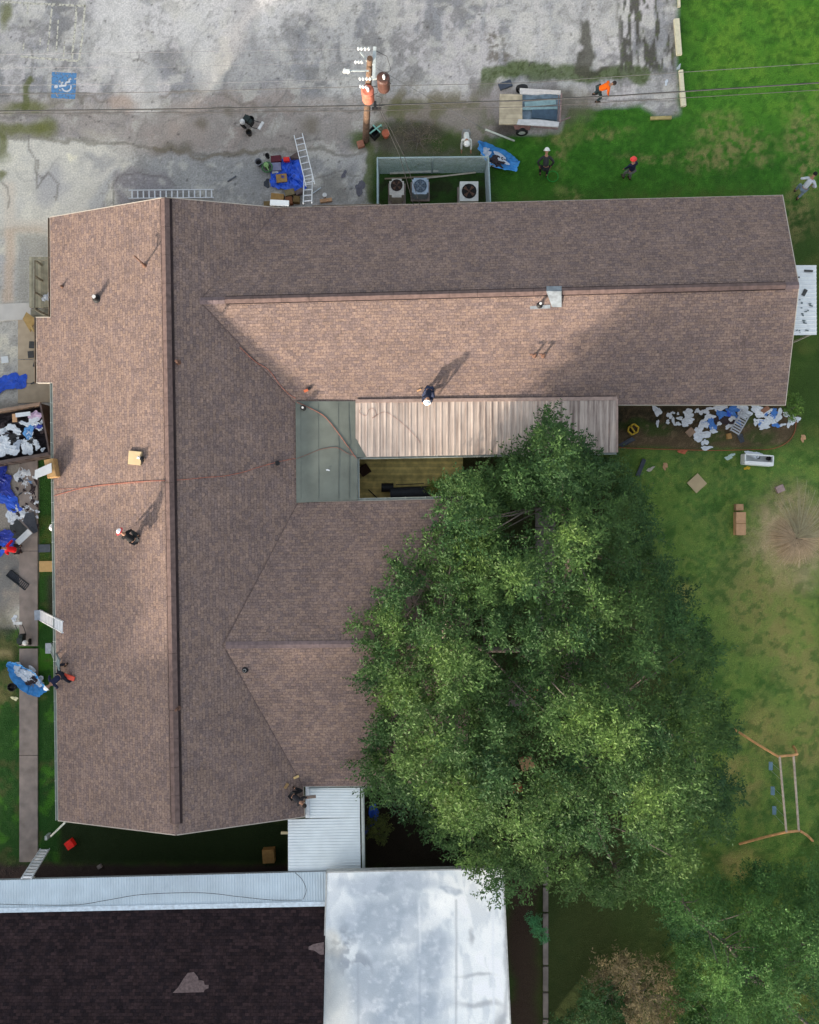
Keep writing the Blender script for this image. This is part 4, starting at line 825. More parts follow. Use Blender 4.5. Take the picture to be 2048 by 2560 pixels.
# trees beyond the bottom left of the yard: outside the picture, they put the lower roofs in shade
rs = random.Random(31); cf_ = []
for (x, y, h, r) in [(-47, -22, 9.2, 4), (-41, -26, 10.0, 4.5), (-35, -30, 10.6, 4.5), (-29.5, -32, 11.0, 4), (-25, -34, 11.4, 4.5), (-20, -36.5, 11.4, 4.5), (-14, -39, 11.6, 4.5), (-9, -42, 11.2, 4), (-3, -45, 11.4, 4.5), (-34, -37, 12, 4.5), (-27, -40, 12, 5), (-18, -43, 12, 5), (5, -49, 11.5, 4.5)]+[(-34.5-(k % 2)*1.5, -12+4.2*k, 7.0+.5*(k % 3), 3.2) for k in range(10)]:  # second row, to the west: unseen trees added to shade the lot
    for k in range(64):
        a = rs.uniform(0, 6.28); u = rs.uniform(-.95, 1); rr_ = r*math.sqrt(max(0, 1-u*u))*rs.uniform(.5, 1)
        cf_.append((Vector((x+math.cos(a)*rr_, y+math.sin(a)*rr_, h-r+u*r*1.0 if u > 0 else (h-r)*(1+u)+.8)), rs.uniform(0, .3)))
Vd, Cd = leaves(cf_, 1.5, 9, 9, .55, 33, (46, 78, 40), (62, 98, 48), (110, 130, 60))
tag(quadmesh('unseen_shade_trees', Vd, Cd, leaf_m), kind='stuff')
# ================================================================== POLE AND LINES
poleb = W(914, 351, 0); ptop = W(925, 146, 7.25)
up_ = lambda z: poleb.lerp(ptop, z/7.25)
pole = empty('utility_pole', poleb, 'wooden utility pole with crossarm and two transformers at the edge of the lot', 'utility pole')
wood_d = mat('weathered_pole_wood', (112, 90, 74), .95, vary=.35, nscale=5, bump=.01, bscale=20)
mb = MB(); mb.tube([poleb-Vector((0, 0, .1)), up_(2.4), up_(4.8), up_(7.25)], [.17, .155, .14, .12], 12); par(mb.build('pole_shaft', wood_d), pole)
galv = mat('galvanised_metal', (196, 206, 206), .45, .3, vary=.15); ins_m = mat('porcelain', (232, 236, 234), .3, vary=.05, spec=.6)
ca, cb = W(937, 118, 7.15), W(935, 199, 6.95)
mb = MB(); mb.beam(ca, cb, .13, .13); par(mb.build('crossarm', galv), pole)
mb = MB(); mb.beam(up_(6.7)+Vector((.05, 0, 0)), ca.lerp(cb, .5), .04, .04); mb.beam(W(868, 177, 6.9), W(922, 177, 6.9), .05, .05); mb.beam(W(901, 130, 7.1), W(922, 158, 6.9), .06, .06); par(mb.build('brace', galv), pole)
ins_pts = []
for (y0, xs, z) in ((122, (897, 905, 914, 923), 7.12), (155, (890, 898, 906), 7.0), (197, (901, 909, 918, 926), 6.9), (216, (902, 909, 916), 6.6)):
    for j, x in enumerate(xs):
        p = W(x, y0+(j if y0 == 216 else 0), z); mb = MB(); mb.tube([p-Vector((.06, 0, 0)), p-Vector((.03, 0, 0)), p, p+Vector((.05, 0, 0))], [.03, .075, .075, .03], 8); par(mb.build('insulator', ins_m), pole)
mb = MB(); mb.box(W(866, 178, 6.95), (.28, .1, .12)); mb.tube([W(861, 172, 6.9), W(872, 184, 6.9)], .05, 8); par(mb.build('cutout_fuse', ins_m), pole)
def transformer(c, r, h, m, lab=None):
    mb = MB(); mb.lathe(c, [(r*.9, 0), (r, .04), (r, h*.86), (r*1.05, h*.88), (r*1.05, h*.94), (r*.85, h), (0.02, h*1.03)], 20); o = par(mb.build('transformer', m, smooth=False), pole)
    mb = MB(); mb.tube([c+Vector((.03, -.05, h)), c+Vector((.03, -.05, h+.16)), c+Vector((.03, -.05, h+.3))], [.05, .07, .03], 8); k = mb.build('bushing', ins_m); k.parent = o
    mb = MB(); mb.beam(c+Vector((0, 0, h*.6)), up_(c.z+h*.6), .06, .1); k = mb.build('mounting_bracket', galv); k.parent = o
    if lab: o['label'] = lab
transformer(W(959, 205, 6.0)-Vector((0, 0, .5)), .27, .85, mat('brown_tank', (94, 66, 58), .5, vary=.25), 'dark brown rusty tank')
transformer(W(921, 246, 4.9)+Vector((0, 0, -.1)), .27, .8, mat('rust_red_tank', (196, 116, 96), .6, vary=.25), 'faded rust red tank')
for (a, b, s_) in (((930, 122, 7.1), (955, 196, 6.5), .5), ((936, 200, 6.9), (962, 214, 6.1), .4), ((930, 215, 5.6), (925, 240, 5.5), .3), ((940, 240, 5.2), (945, 262, 4.8), .2)):
    a = W(*a); b = W(*b); mb = MB(); mb.tube([a, a.lerp(b, .3)+Vector((s_, 0, .1)), a.lerp(b, .7)+Vector((s_, 0, 0)), b], .012, 5); par(mb.build('jumper_wire', mat('dark_wire', (52, 50, 50), .6)), pole)
mb = MB(); mb.box(W(942, 272, 4.0), (.42, .1, .14)); mb.box(W(938, 262, 4.2), (.12, .3, .1)); par(mb.build('splice_box', mat('black_box', (40, 40, 42), .6)), pole)
wire_l = mat('aluminium_wire', (112, 114, 118), .5, .2, vary=.1); wire_d = MATS['dark_wire']; wire_g = mat('grey_wire', (88, 88, 86), .6)
def wire(name, pts, r, m, label, group='overhead lines along the pole'):
    P = []
    for a, b in zip(pts[:-1], pts[1:]):
        A_, B_ = W(*a), W(*b); n = 14
        for i in range(n+(b is pts[-1])): t = i/n; P.append(A_.lerp(B_, t)-Vector((0, 0, 0)))
    mb = MB(); mb.tube(P, r, 5); o = mb.build(name, m); tag(o, label, 'power line', group); return o
wire('power_line', [(-260, 142, 7.0), (0, 136, 7.0), (450, 130, 6.9), (894, 122, 7.1)], .0075, wire_l, 'topmost thin silver wire running left from the pole')
wire('power_line', [(-260, 174, 7.0), (0, 170, 7.0), (450, 167, 6.9), (888, 155, 7.0)], .0075, wire_l, 'middle thin silver wire running left from the pole')
wire('power_line', [(-260, 214, 7.0), (0, 213, 6.9), (450, 210, 6.8), (900, 197, 6.9)], .0075, wire_l, 'lowest thin silver wire above the wheelchair emblem')
wire('service_cable', [(-260, 238, 5.2), (0, 235, 5.2), (200, 234, 5.1), (460, 229, 5.0), (920, 216, 5.2), (1320, 207, 5.0), (1548, 191, 5.0), (2048, 158, 5.2), (2300, 142, 5.2)], .013, wire_g, 'grey twisted cable crossing the whole lot behind the pole')
wire('telephone_cable', [(-260, 284, 4.0), (0, 278, 4.0), (500, 272, 3.9), (915, 264, 4.0), (1320, 251, 4.0), (1548, 239, 4.0), (2048, 207, 4.2), (2300, 190, 4.2)], .03, mat('thick_cable', (66, 66, 66), .7), 'thick dark cable, upper of the two crossing the lot')
wire('telephone_cable', [(-260, 290, 3.9), (0, 284, 3.9), (500, 281, 3.8), (920, 277, 3.9), (1320, 267, 3.9), (1548, 254, 3.9), (2048, 225, 4.1), (2300, 206, 4.1)], .014, mat('thin_cable', (78, 76, 74), .7), 'thinner dark cable just below the thick one crossing the lot')
wire('guy_wire', [(938, 168, 6.9), (1217, 326, 1.15)], .009, wire_l, 'pale guy wire slanting from the pole down to the ground')
o = MB(); o.tube([W(1214, 324, 1.2), W(1286, 352, 0)], .045, 8); tag(o.build('guy_guard', mat('pale_guard', (216, 220, 204), .5)), 'pale tube guard on the lower end of the guy wire', 'wire guard')
wire('service_drop', [(944, 264, 4.4), (1000, 390, 3.4), (1034, 512, 3.0)], .014, wire_d, 'left one of two thin dark drops from pole to roof', 'drop wires to the roof')
wire('service_drop', [(947, 262, 4.5), (1010, 388, 3.6), (1050, 512, 3.1)], .012, wire_d, 'right one of two thin dark drops from pole to roof', 'drop wires to the roof')
# ================================================================== THINGS AT THE POLE'S FOOT
mint = mat('mint_paint', (150, 206, 190), .6)
sh = empty('sawhorse', W(938, 330), 'mint green crossed frame beside the pole foot', 'sawhorse')
mb = MB(); mb.beam(W(924, 334, .6), W(954, 312, .6), .06, .05); par(mb.build('crossbar', mint), sh)
mb = MB(); mb.beam(W(932, 312, .66), W(951, 331, .5), .06, .05); par(mb.build('crossbar', mint), sh)
for (x, y) in ((926, 333), (952, 314)): 
    mb = MB(); mb.beam(W(x, y, .6), W(x+2, y+3, 0), .05, .05); par(mb.build('leg', mint), sh)
o = MB(); o.lathe(W(937, 340), [(.26, 0), (.3, .5), (.32, .52), (.28, .5), (.25, .05)], 4); tag(o.build('black_bin', mat('black_plastic', (40, 42, 44), .5)), 'square black bin under the mint green frame', 'bin')
def pot(name, px, py, r, h, m, label, cat, n=18, inner=True, rim=.02):
    mb = MB(); c = W(px, py); pr = [(r*.8, 0), (r, h), (r+rim, h), (r+rim, h+.03), (r-.01, h+.03)]
    if inner: pr += [(r*.95, h-.05), (r*.75, .05)]
    mb.lathe(c, pr, n); return tag(mb.build(name, m), label, cat)
terr = mat('terracotta', (196, 108, 78), .8, vary=.15)
pot('plant_pot', 965, 340, .18, .3, terr, 'round terracotta pot right of the utility pole', 'pot', inner=False)
o = MB(); o.box(W(902, 361, .1), (.34, .34, .2), rz=.3); tag(o.build('clay_block', mat('clay', (178, 120, 96), .9), bevel=.03), 'square orange clay block left of the utility pole foot', 'block')
# ================================================================== FENCED UNITS
fe = empty('chain_link_fence', W(1085, 430), 'galvanised chain link enclosure around the three air conditioners', 'fence')
fence_m = mat('fence_pipe', (158, 178, 180), .45, .3, vary=.1)
FL, FR, BL, BR = W(944, 435, 0), W(1222, 428, 0), W(943, 502, 0), W(1228, 500, 0)
FL, FR = W(944, 395, 1.8), W(1221, 392, 1.8); BL, BR = W(944, 512, 1.8), W(1226, 505, 1.8)
for a, b in ((FL, FR), (FL, BL), (FR, BR)):
    mb = MB(); mb.tube([a, b], .04, 8); par(mb.build('top_rail', fence_m), fe)
for p in (FL, FR, BL, BR, FL.lerp(FR, .5)):
    mb = MB(); mb.tube([Vector((p.x, p.y, 0)), p+Vector((0, 0, .05))], .035, 8); par(mb.build('fence_post', fence_m), fe)
def chain(a, b, h, step=.075, r=.0035):
    mb = MB(); L = (b-a).xy.length; d = Vector(((b-a).x/L, (b-a).y/L, 0)); a0 = Vector((a.x, a.y, 0)); nrm = Vector((-d.y, d.x, 0)); k = -h
    while k < L:
        for sg in (1, -1):
            p0, p1 = (k, 0), (k+h, h)
            if sg < 0: p0, p1 = (k+h, 0), (k, h)
            (u0, v0), (u1, v1) = p0, p1
            def cl_(u, v, U, V_):
                t = 0
                if u < 0: t = (0-u)/(U-u); 
                elif u > L: t = (L-u)/(U-u)
                return u+(U-u)*t, v+(V_-v)*t
            q0 = cl_(u0, v0, u1, v1); q1 = cl_(u1, v1, u0, v0)
            if (q1[1]-q0[1]) < .02: continue
            P0 = a0+d*q0[0]+Vector((0, 0, q0[1])); P1 = a0+d*q1[0]+Vector((0, 0, q1[1])); o2 = nrm*.003*sg
            mb.tube([P0+o2, P1+o2], r*1.5, 3, False)
        k += step
    return mb
for a, b in ((FL, FR), (FL, BL), (FR, BR)): par(chain(a, b, 1.78).build('chain_mesh', mat('mesh_wire', (176, 192, 196), .5, .2)), fe)
def ac_unit(px, py, w_, d_, h, rc, body, fan, blades, label, fx=0, fy=0, grille=False):
    c = W(px, py, h); g = Vector((c.x, c.y, 0)); r = empty('air_conditioner', g, label, 'air conditioner', 'air conditioners in the fence')
    bm = bmesh.new(); bmesh.ops.create_cube(bm, size=1); bmesh.ops.scale(bm, vec=(w_, d_, h), verts=bm.verts); bmesh.ops.translate(bm, vec=(0, 0, h/2), verts=bm.verts)
    ve = [e for e in bm.edges if abs(e.verts[0].co.z-e.verts[1].co.z) > .1]; bmesh.ops.bevel(bm, geom=ve, offset=rc, segments=4, affect='EDGES')
    me = bpy.data.meshes.new('casing'); bm.to_mesh(me); bm.free(); me.materials.append(body); o = bpy.data.objects.new('casing', me); COL.objects.link(o); o.parent = r
    fr_ = min(w_, d_)*.40; mb = MB(); mb.lathe((fx, fy, h+.002), [(fr_, 0), (fr_, .006)], 24); k = mb.build('fan_opening', fan); k.parent = r
    mb = MB()
    for q in (1.0, .72, .44): 
        pts = [Vector((fx+fr_*q*math.cos(t*.524), fy+fr_*q*math.sin(t*.524), h+.03)) for t in range(13)]; mb.tube(pts, .006, 4, False)
    for t in range(8): mb.tube([Vector((fx, fy, h+.035)), Vector((fx+fr_*math.cos(t*.785), fy+fr_*math.sin(t*.785), h+.03))], .005, 4)
    k = mb.build('fan_guard', mat('guard_wire', (150, 156, 160), .5) if grille else MATS['dark_wire']); k.parent = r
    mb = MB()
    for t in range(4 if blades else 3):
        a = t*6.283/(4 if blades else 3)+.6; mb.add([(fx, fy, h+.012), (fx+fr_*.85*math.cos(a), fy+fr_*.85*math.sin(a), h+.022), (fx+fr_*.85*math.cos(a+.55), fy+fr_*.85*math.sin(a+.55), h+.012)], [(0, 1, 2)])
    mb.lathe((fx, fy, h+.01), [(fr_*.16, 0), (fr_*.16, .014)], 10)
    k = mb.build('fan_blade', mat('fan_blade_brown', (116, 84, 66), .6) if not grille else mat('fan_blade_blue', (120, 140, 160), .5)); k.parent = r
    mb = MB(); mb.box((0, 0, .04), (w_+.15, d_+.15, .08)); k = mb.build('base_pad', conc); k.parent = r
    return r
ac_unit(992, 470, .72, .92, .85, .12, mat('beige_casing', (206, 202, 192), .5), mat('fan_dark', (54, 40, 34), .8), True, 'beige rounded air conditioner at the left inside the fence', 0, .13)
ac_unit(1051, 465, .8, .8, .75, .08, mat('grey_casing', (178, 196, 212), .4, .2), mat('fan_blue', (70, 90, 110), .7), True, 'grey blue air conditioner in the middle inside the fence', grille=True)
ac_unit(1173, 478, .9, .96, .95, .01, mat('white_casing', (226, 228, 222), .5), mat('fan_black', (26, 24, 24), .8), True, 'white square air conditioner at the right inside the fence')
def plank(px0, py0, px1, py1, w_, th, m, label, cat='plank', z=.04, name='plank', group=None, z2=None):
    mb = MB(); mb.beam(W(px0, py0, z), W(px1, py1, z if z2 is None else z2), w_, th); return tag(mb.build(name, m, bevel=.008), label, cat, group)
pw = mat('bleached_wood', (198, 190, 174), .9, vary=.2)
plank(975, 433, 1096, 428, .1, .04, pw, 'long bleached plank behind the air conditioners nearest the fence', group='planks behind the air conditioners')
plank(962, 447, 1100, 440, .08, .04, mat('brown_board', (142, 130, 108), .9), 'brownish long board lying behind the air conditioners', group='planks behind the air conditioners')
plank(1060, 446, 1190, 431, .07, .04, pw, 'thin slanting plank behind the middle air conditioner', z=.1, group='planks behind the air conditioners')
# ================================================================== crumpled sheets
def crumple_mesh(name, seed, n=10, amp=.15, irr=.5):
    rd = np.random.RandomState(seed); bm = bmesh.new(); vs = []
    for j in range(n):
        for i in range(n):
            u, v = i/(n-1)*2-1, j/(n-1)*2-1; rr = max(abs(u), abs(v)); a = math.atan2(v, u)
            k = 1+irr*(math.sin(a*2+seed)+math.sin(a*3+seed*2.1)*.7+math.sin(a*5+seed*.7)*.5)*.5; rd2 = math.hypot(u, v) or 1
            s_ = rr/rd2*k if rr else 1
            vs.append(bm.verts.new((u*s_*.5+rd.normal(0, .022), v*s_*.5+rd.normal(0, .022), abs(rd.normal(0, amp))*(1-rr*.75)+.01)))
    for j in range(n-1):
        for i in range(n-1): bm.faces.new((vs[j*n+i], vs[j*n+i+1], vs[(j+1)*n+i+1], vs[(j+1)*n+i]))
    me = bpy.data.meshes.new(name); bm.to_mesh(me); bm.free(); return me
CR = [crumple_mesh('crumpled_sheet', s_) for s_ in range(8)]
def scrap(name, px, py, sx, sy, m, label, cat, z=.02, rz=None, group=None, h=1.0, seed=None):
    """sx, sy in photo pixels"""
    key = random.randrange(8) if seed is None else seed
    me = CR[key].copy(); me.name = name; me.materials.append(m); o = bpy.data.objects.new(name, me); COL.objects.link(o)
    p = W(px, py, z); k = (CAM_H-z)/2000; o.location = p; o.scale = (sx*k*1.15, sy*k*1.15, max(.3, min(sx, sy)*k)*.9*h); o.rotation_euler = (0, 0, random.uniform(0, 6.28) if rz is None else rz)
    return tag(o, label, cat, group)
blue_t = mat('blue_tarp', (22, 84, 206), .45, vary=.25, nscale=5, spec=.5, k=.85); lblue = mat('light_blue_plastic', (96, 160, 220), .45, vary=.25, nscale=5, spec=.5)
whitep2 = mat('white_plastic_sheet', (226, 232, 238), .45, vary=.1, nscale=6, spec=.5); dblue = mat('deep_blue_tarp', (14, 44, 150), .45, vary=.35, nscale=6, spec=.5, k=.85)
card = mat('cardboard', (176, 138, 84), .9, vary=.15); card2 = mat('tan_cardboard', (206, 162, 122), .9, vary=.1); ply = mat('plywood', (198, 176, 138), .8, vary=.08, nscale=2)
darkfelt = mat('black_felt', (74, 78, 86), .95, vary=.2, nscale=8); darkr = mat('dark_red', (98, 30, 44), .6); redm = mat('red_plastic', (222, 46, 40), .45, k=.9)
# ---- work pile on the blue tarp
tp = [(690, 402), (722, 398), (752, 397), (764, 460), (768, 470), (735, 488), (705, 478), (676, 470), (682, 440)]
def tarp(name, pts, m, label, cat='tarp', z=.03, amp=.05, rise=None, n=26):
    xs = [p[0] for p in pts]; ys = [p[1] for p in pts]; bm = bmesh.new(); vs = {}; rd = np.random.RandomState(len(pts)*7+int(xs[0]))
    ph = rd.uniform(0, 6, 6)
    poly_ = [W(p[0]+rd.uniform(-2.5, 2.5), p[1]+rd.uniform(-2.5, 2.5), 0) for p in pts]; cx = sum(p.x for p in poly_)/len(poly_); cy = sum(p.y for p in poly_)/len(poly_); rings = 9; out = []
    per = []; 
    for i in range(len(poly_)):
        a, b = poly_[i], poly_[(i+1) % len(poly_)]
        for k in range(6): q_ = a.lerp(b, k/6); per.append(q_+Vector((rd.uniform(-.05, .05), rd.uniform(-.05, .05), 0)))
    c = bm.verts.new((cx, cy, z+.02)); prev = None
    for r_ in range(1, rings+1):
        t = r_/rings; ring = []
        for p in per:
            x, y = cx+(p.x-cx)*t, cy+(p.y-cy)*t; wv = math.sin(x*5+ph[0])*math.sin(y*6+ph[1])+.6*math.sin(x*13+y*7+ph[2])+.5*math.sin(y*17-x*9+ph[3])
            zz_ = z+amp*abs(wv)*.6*(1-.4*t)+(rise*max(0, (t-.55)/.45)**1.3 if rise else 0)+rd.uniform(0, amp*.25)
            ring.append(bm.verts.new((x+rd.uniform(-.02, .02), y+rd.uniform(-.02, .02), zz_+rd.uniform(0, amp*.6))))
        for i in range(len(ring)):
            j = (i+1) % len(ring)
            if prev is None: bm.faces.new((c, ring[i], ring[j]))
            else: bm.faces.new((prev[i], ring[i], ring[j], prev[j]))
        prev = ring
    me = bpy.data.meshes.new(name); bmesh.ops.recalc_face_normals(bm, faces=bm.faces); bm.to_mesh(me); bm.free(); me.materials.append(m); o = bpy.data.objects.new(name, me); COL.objects.link(o)
    return tag(o, label, cat)
tarp('tarp', tp, blue_t, 'bright blue tarp spread on the lot beside the leaning ladder', amp=.12)
def box(name, px, py, sx, sy, h, m, label, cat, rz=0, z=0.0, group=None, flaps=False, px_=True):
    k = (CAM_H-z-h)/2000; c = W(px, py, z+h); r = Vector((c.x, c.y, z+h/2)); mb = MB(); mb.box((0, 0, 0), (sx*k, sy*k, h))
    o = mb.build(name, m, bevel=min(.02, h*.2)); o.location = r; o.rotation_euler = (0, 0, rz)
    if flaps:
        f = MB(); f.box((0, 0, h/2+.006), (sx*k*.99, .03, .004)); q = f.build('tape', mat('parcel_tape', (150, 112, 66), .5)); q.parent = o
    return tag(o, label, cat, group)
box('cardboard_sheet', 704, 445, 27, 21, .06, card, 'flat brown cardboard piece lying on the blue tarp', 'cardboard', .1, .12)
box('plastic_crate', 690, 416, 25, 20, .25, mat('lilac_crate', (132, 134, 162), .6), 'greyish lilac crate at the top left corner of the blue tarp', 'crate', .05)
box('tool_box', 690, 396, 26, 16, .25, darkr, 'dark maroon tool case above the lilac crate', 'tool box', .1)
box('fuel_can', 716, 397, 15, 10, .3, redm, 'small bright red fuel can above the blue tarp', 'fuel can', .05)
o = MB(); o.slab([W(724, 392, .35), W(748, 376, .5), W(752, 398, .3), W(728, 400, .1)], .02); tag(o.build('brown_board', mat('brown_sheet', (112, 98, 94), .8)), 'brown triangular board leaning left of the ladder', 'board')
hr = empty('hose_reel', W(668, 418), 'green reel of coiled hose left of the blue tarp', 'hose reel'); mb = MB()
gh = mat('green_hose', (70, 120, 76), .6); 
for k in range(5): mb.tube([W(668, 418, .1+.05*k)+Vector((math.cos(t*.349)*(.24+.02*(k % 2)), math.sin(t*.349)*(.24+.02*(k % 2)), 0)) for t in range(19)], .026, 6, False)
par(mb.build('coiled_hose', gh), hr); mb = MB(); mb.beam(W(664, 410, .38), W(672, 426, .38), .04, .04); mb.lathe(W(668, 418, .05), [(.12, 0), (.12, .3)], 14); par(mb.build('reel_drum', mat('reel_frame', (150, 190, 120), .6)), hr)
def bucket(px, py, r, h, m, label, inner=None, handle=True, z=0, cat='bucket'):
    c = W(px, py, z+h); c.z = z; root = empty('bucket', c, label, cat); mb = MB(); mb.lathe(c, [(r*.82, 0), (r, h), (r+.012, h), (r+.012, h-.03), (r+.014, h+.012), (r-.008, h+.012), (r*.8, .03)], 20); par(mb.build('pail', m), root)
    mb = MB(); mb.lathe(c+Vector((0, 0, h*.45)), [(r*.86, 0), (r*.86, .02)], 16); par(mb.build('contents', inner or blackp), root)
    if handle: mb = MB(); mb.tube([c+Vector((r*math.cos(t), r*math.sin(t)*.5-r*.4, h+.02)) for t in [k*.314 for k in range(11)]], .006, 4, False); par(mb.build('handle', MATS['dark_wire']), root)
    return root
bucket(646, 404, .17, .36, mat('grey_pail', (150, 152, 158), .5), 'grey bucket filled with black, left of the blue tarp')
bucket(668, 388, .1, .25, blackp, 'small black bucket above left of the blue tarp')
o = MB(); o.tube([W(680, 431, .1), W(696, 430, .1)], .06, 10); tag(o.build('white_roll', whitep2), 'short white roll at the left edge of the blue tarp', 'roll')
scrap('felt_scrap', 667, 459, 15, 16, darkfelt, 'dark felt scrap left of the blue tarp corner', 'scrap', rz=.6, h=.2)
for (x, y, sx, sy, rz, m, lab) in ((693, 493, 32, 20, -.1, card, 'open brown cardboard box just above the roof edge by the tarp'), (724, 480, 24, 16, .2, mat('olive_card', (138, 124, 92), .9), 'crushed olive brown carton between tarp and ladder'), (722, 500, 18, 18, .1, mat('red_brown_card', (132, 84, 54), .9), 'reddish brown carton against the eave by the ladder'), (741, 497, 16, 16, -.1, mat('olive_card2', (122, 100, 62), .9), 'narrow olive carton left of the ladder foot'), (748, 478, 22, 12, .5, mat('grey_brown_card', (112, 98, 96), .9), 'grey brown carton under the ladder'), (672, 508, 26, 12, .05, mat('dull_card', (130, 108, 70), .9), 'flattened dull carton tucked at the roof corner')):
    box('carton', x, y, sx, sy, .3, m, lab, 'carton', rz, group='cartons beside the blue tarp')
box('lumber_scrap', 815, 500, 30, 9, .12, card2, 'tan block with white cap at the eave right of the ladder', 'wood block', .15); pot('white_jug', 813, 492, .09, .22, whitep, 'white jug standing on the tan block by the eave', 'jug', inner=False)
hb = hit(700, 512, .03); o = MB(); o.box(hb+Vector((0, .05, .06)), (.88, .26, .1), rz=-.05); tag(o.build('gutter_guard', mat('bright_white', (245, 248, 246), .5, vary=.03), bevel=.02), 'bright white elongated box on the roof edge above the cartons', 'box')
for (x, y, s_) in ((860, 436, 12), (900, 470, 24)): scrap('felt_scrap', x, y, s_*.8, s_*1.3, mat('faded_felt', (112, 110, 118), .95), 'dark felt offcut, %s, on the lot left of the fence' % ('small' if s_ < 20 else 'large'), 'scrap', h=.3)
plank(783, 483, 803, 469, .05, .03, mat('pale_metal', (206, 216, 222), .4, .3), 'short pale metal bar lying right of the ladder', 'bar', name='metal_bar')
# ---- ladders
alu = mat('ladder_aluminium', (238, 240, 242), .5, .1, vary=.08)
def ladder(p0, p1, wd, n, label, m=alu, up=(0, 0, 1), cat='ladder', rung=.03, rail=.07, rv=None):
    root = empty('ladder', p0, label, cat); d = (p1-p0).normalized(); r = (Vector(rv) if rv else d.cross(Vector(up))).normalized()*(wd/2)
    for s_ in (-1, 1):
        mb = MB(); mb.beam(p0+r*s_, p1+r*s_, .04, rail, up=up); par(mb.build('rail', m), root)
    for i in range(n):
        c = p0.lerp(p1, (i+.6)/n); mb = MB(); mb.beam(c-r, c+r, rung*1.3, rung, up=up); par(mb.build('rung', m), root)
    return root
ladder(W(746, 337, .05), W(776, 462, 2.3), .42, 8, 'long aluminium ladder leaning over the blue tarp towards the roof')
ladder(W(771, 440, 1.2), W(769, 508, 3.0), .40, 5, 'lower inner ladder section reaching the eave beside the cartons')
ladder(W(322, 486, .22), W(535, 484, .22), .40, 15, 'aluminium ladder lying flat above the gable top, behind the long wing', up=(0, 0, 1), rung=.045)
lb = ladder(W(100, 1538, .05), W(157, 1568, 4.2), .50, 15, 'pale ladder with a board at its foot leaning on the west gutter', rung=.045)
ladder(W(128, 1618, .05), W(149, 1664, 4.3), .42, 12, 'steep grey green ladder on the west eave above the crouching roofer', m=mat('dull_ladder', (126, 140, 140), .6))
ladder(W(113, 2122, .05), W(66, 2196, 2.95), .46, 10, 'ladder leaning against the lean-to roof at the lower left', rung=.07, rv=(1, 0, 0))
box('foot_board', 97, 1538, 22, 25, .03, mat('blue_grey_board', (168, 178, 190), .7), 'blue grey square board at the foot of the pale ladder', 'board', .03, .06)
box('foot_board', 124, 1621, 21, 26, .03, mat('grey_white_board', (188, 196, 204), .7), 'grey white board on the grass beside the west eave', 'board', .0)
# ---- trailer
tr_ = empty('utility_trailer', W(1325, 275), 'rusty white utility trailer with a worn board deck on the lot', 'trailer')
mb = MB(); mb.prism([(W(1250, 235, .6).x, W(1250, 235, .6).y), (W(1306, 237, .6).x, W(1306, 237, .6).y), (W(1306, 311, .6).x, W(1306, 311, .6).y), (W(1248, 310, .6).x, W(1248, 310, .6).y)], .5, .62); par(mb.build('board_deck', plank_mat('worn_deck', (200, 186, 158), .22, 'Y', dark=.3)), tr_)
mb = MB(); mb.prism([(W(x, y, .55).x, W(x, y, .55).y) for x, y in ((1300, 226), (1401, 230), (1401, 306), (1296, 304))], .45, .5)
bedm = mat('blue_grey_bed', (112, 132, 146), .5, vary=.4, nscale=4, spec=.5); par(mb.build('bed', bedm), tr_)
railw = mat('white_rail_panel', (212, 210, 208), .5, vary=.12)
mb = MB(); mb.slab([W(1300, 220, .95), W(1402, 226, .95), W(1402, 236, .85), W(1370, 234, .85), W(1340, 237, .85), W(1300, 234, .85)], .05); par(mb.build('side_panel', railw), tr_)
mb = MB(); mb.slab([W(1296, 298, .85), W(1350, 299, .85), W(1399, 305, .85), W(1396, 317, .95), W(1292, 311, .95)], .05); par(mb.build('side_panel', railw), tr_)
mb = MB(); mb.beam(W(1404, 234, .8), W(1399, 308, .8), .07, .1); mb.beam(W(1397, 234, .6), W(1395, 308, .6), .04, .05); mb.beam(W(1332, 316, .5), W(1395, 322, .5), .06, .06); par(mb.build('frame', mat('rusty_frame', (142, 120, 116), .7, vary=.3)), tr_)
mb = MB(); mb.beam(W(1400, 304, .5), W(1426, 293, .45), .05, .05); par(mb.build('tongue', MATS['rusty_frame']), tr_)
def wheel(px, py, r, par_):
    c = W(px, py, r); t = MB(); n = 20; P = []
    for k in range(n):
        a = k*2*math.pi/n
        for rr_, yy in ((r*.6, -.08), (r*.95, -.09), (r, -.05), (r, .05), (r*.95, .09), (r*.6, .08)): P.append(c+Vector((rr_*math.cos(a), yy, rr_*math.sin(a))))
    t.add(P, [(k*6+j, k*6+(j+1) % 6, ((k+1) % n)*6+(j+1) % 6, ((k+1) % n)*6+j) for k in range(n) for j in range(6)]); ty = par(t.build('wheel', blackp), par_)
    m2 = MB(); m2.tube([c+Vector((0, -.07, 0)), c+Vector((0, .05, 0))], r*.6, 14); k = m2.build('rim', mat('pale_rim', (200, 204, 200), .4)); k.parent = ty
wheel(1305, 329, .3, tr_); wheel(1305, 222, .3, tr_)
mb = MB(); mb.slab([W(1284, 312, .66), W(1328, 315, .66), W(1324, 325, .55), W(1288, 323, .55)], .03); par(mb.build('fender', mat('rust_brown', (126, 94, 88), .8, vary=.3)), tr_)
for i, (x0, y0, x1, y1, w_) in enumerate(((1312, 262, 1390, 255, .25), (1330, 282, 1392, 288, .5), (1300, 272, 1394, 270, .12))):
    mb = MB(); mb.beam(W(x0, y0, .56), W(x1, y1, .58), w_, .05); par(mb.build('load_sheet', [mat('teal_sheet', (138, 168, 172), .5), mat('navy_sheet', (70, 92, 110), .5), MATS['teal_sheet']][i]), tr_)
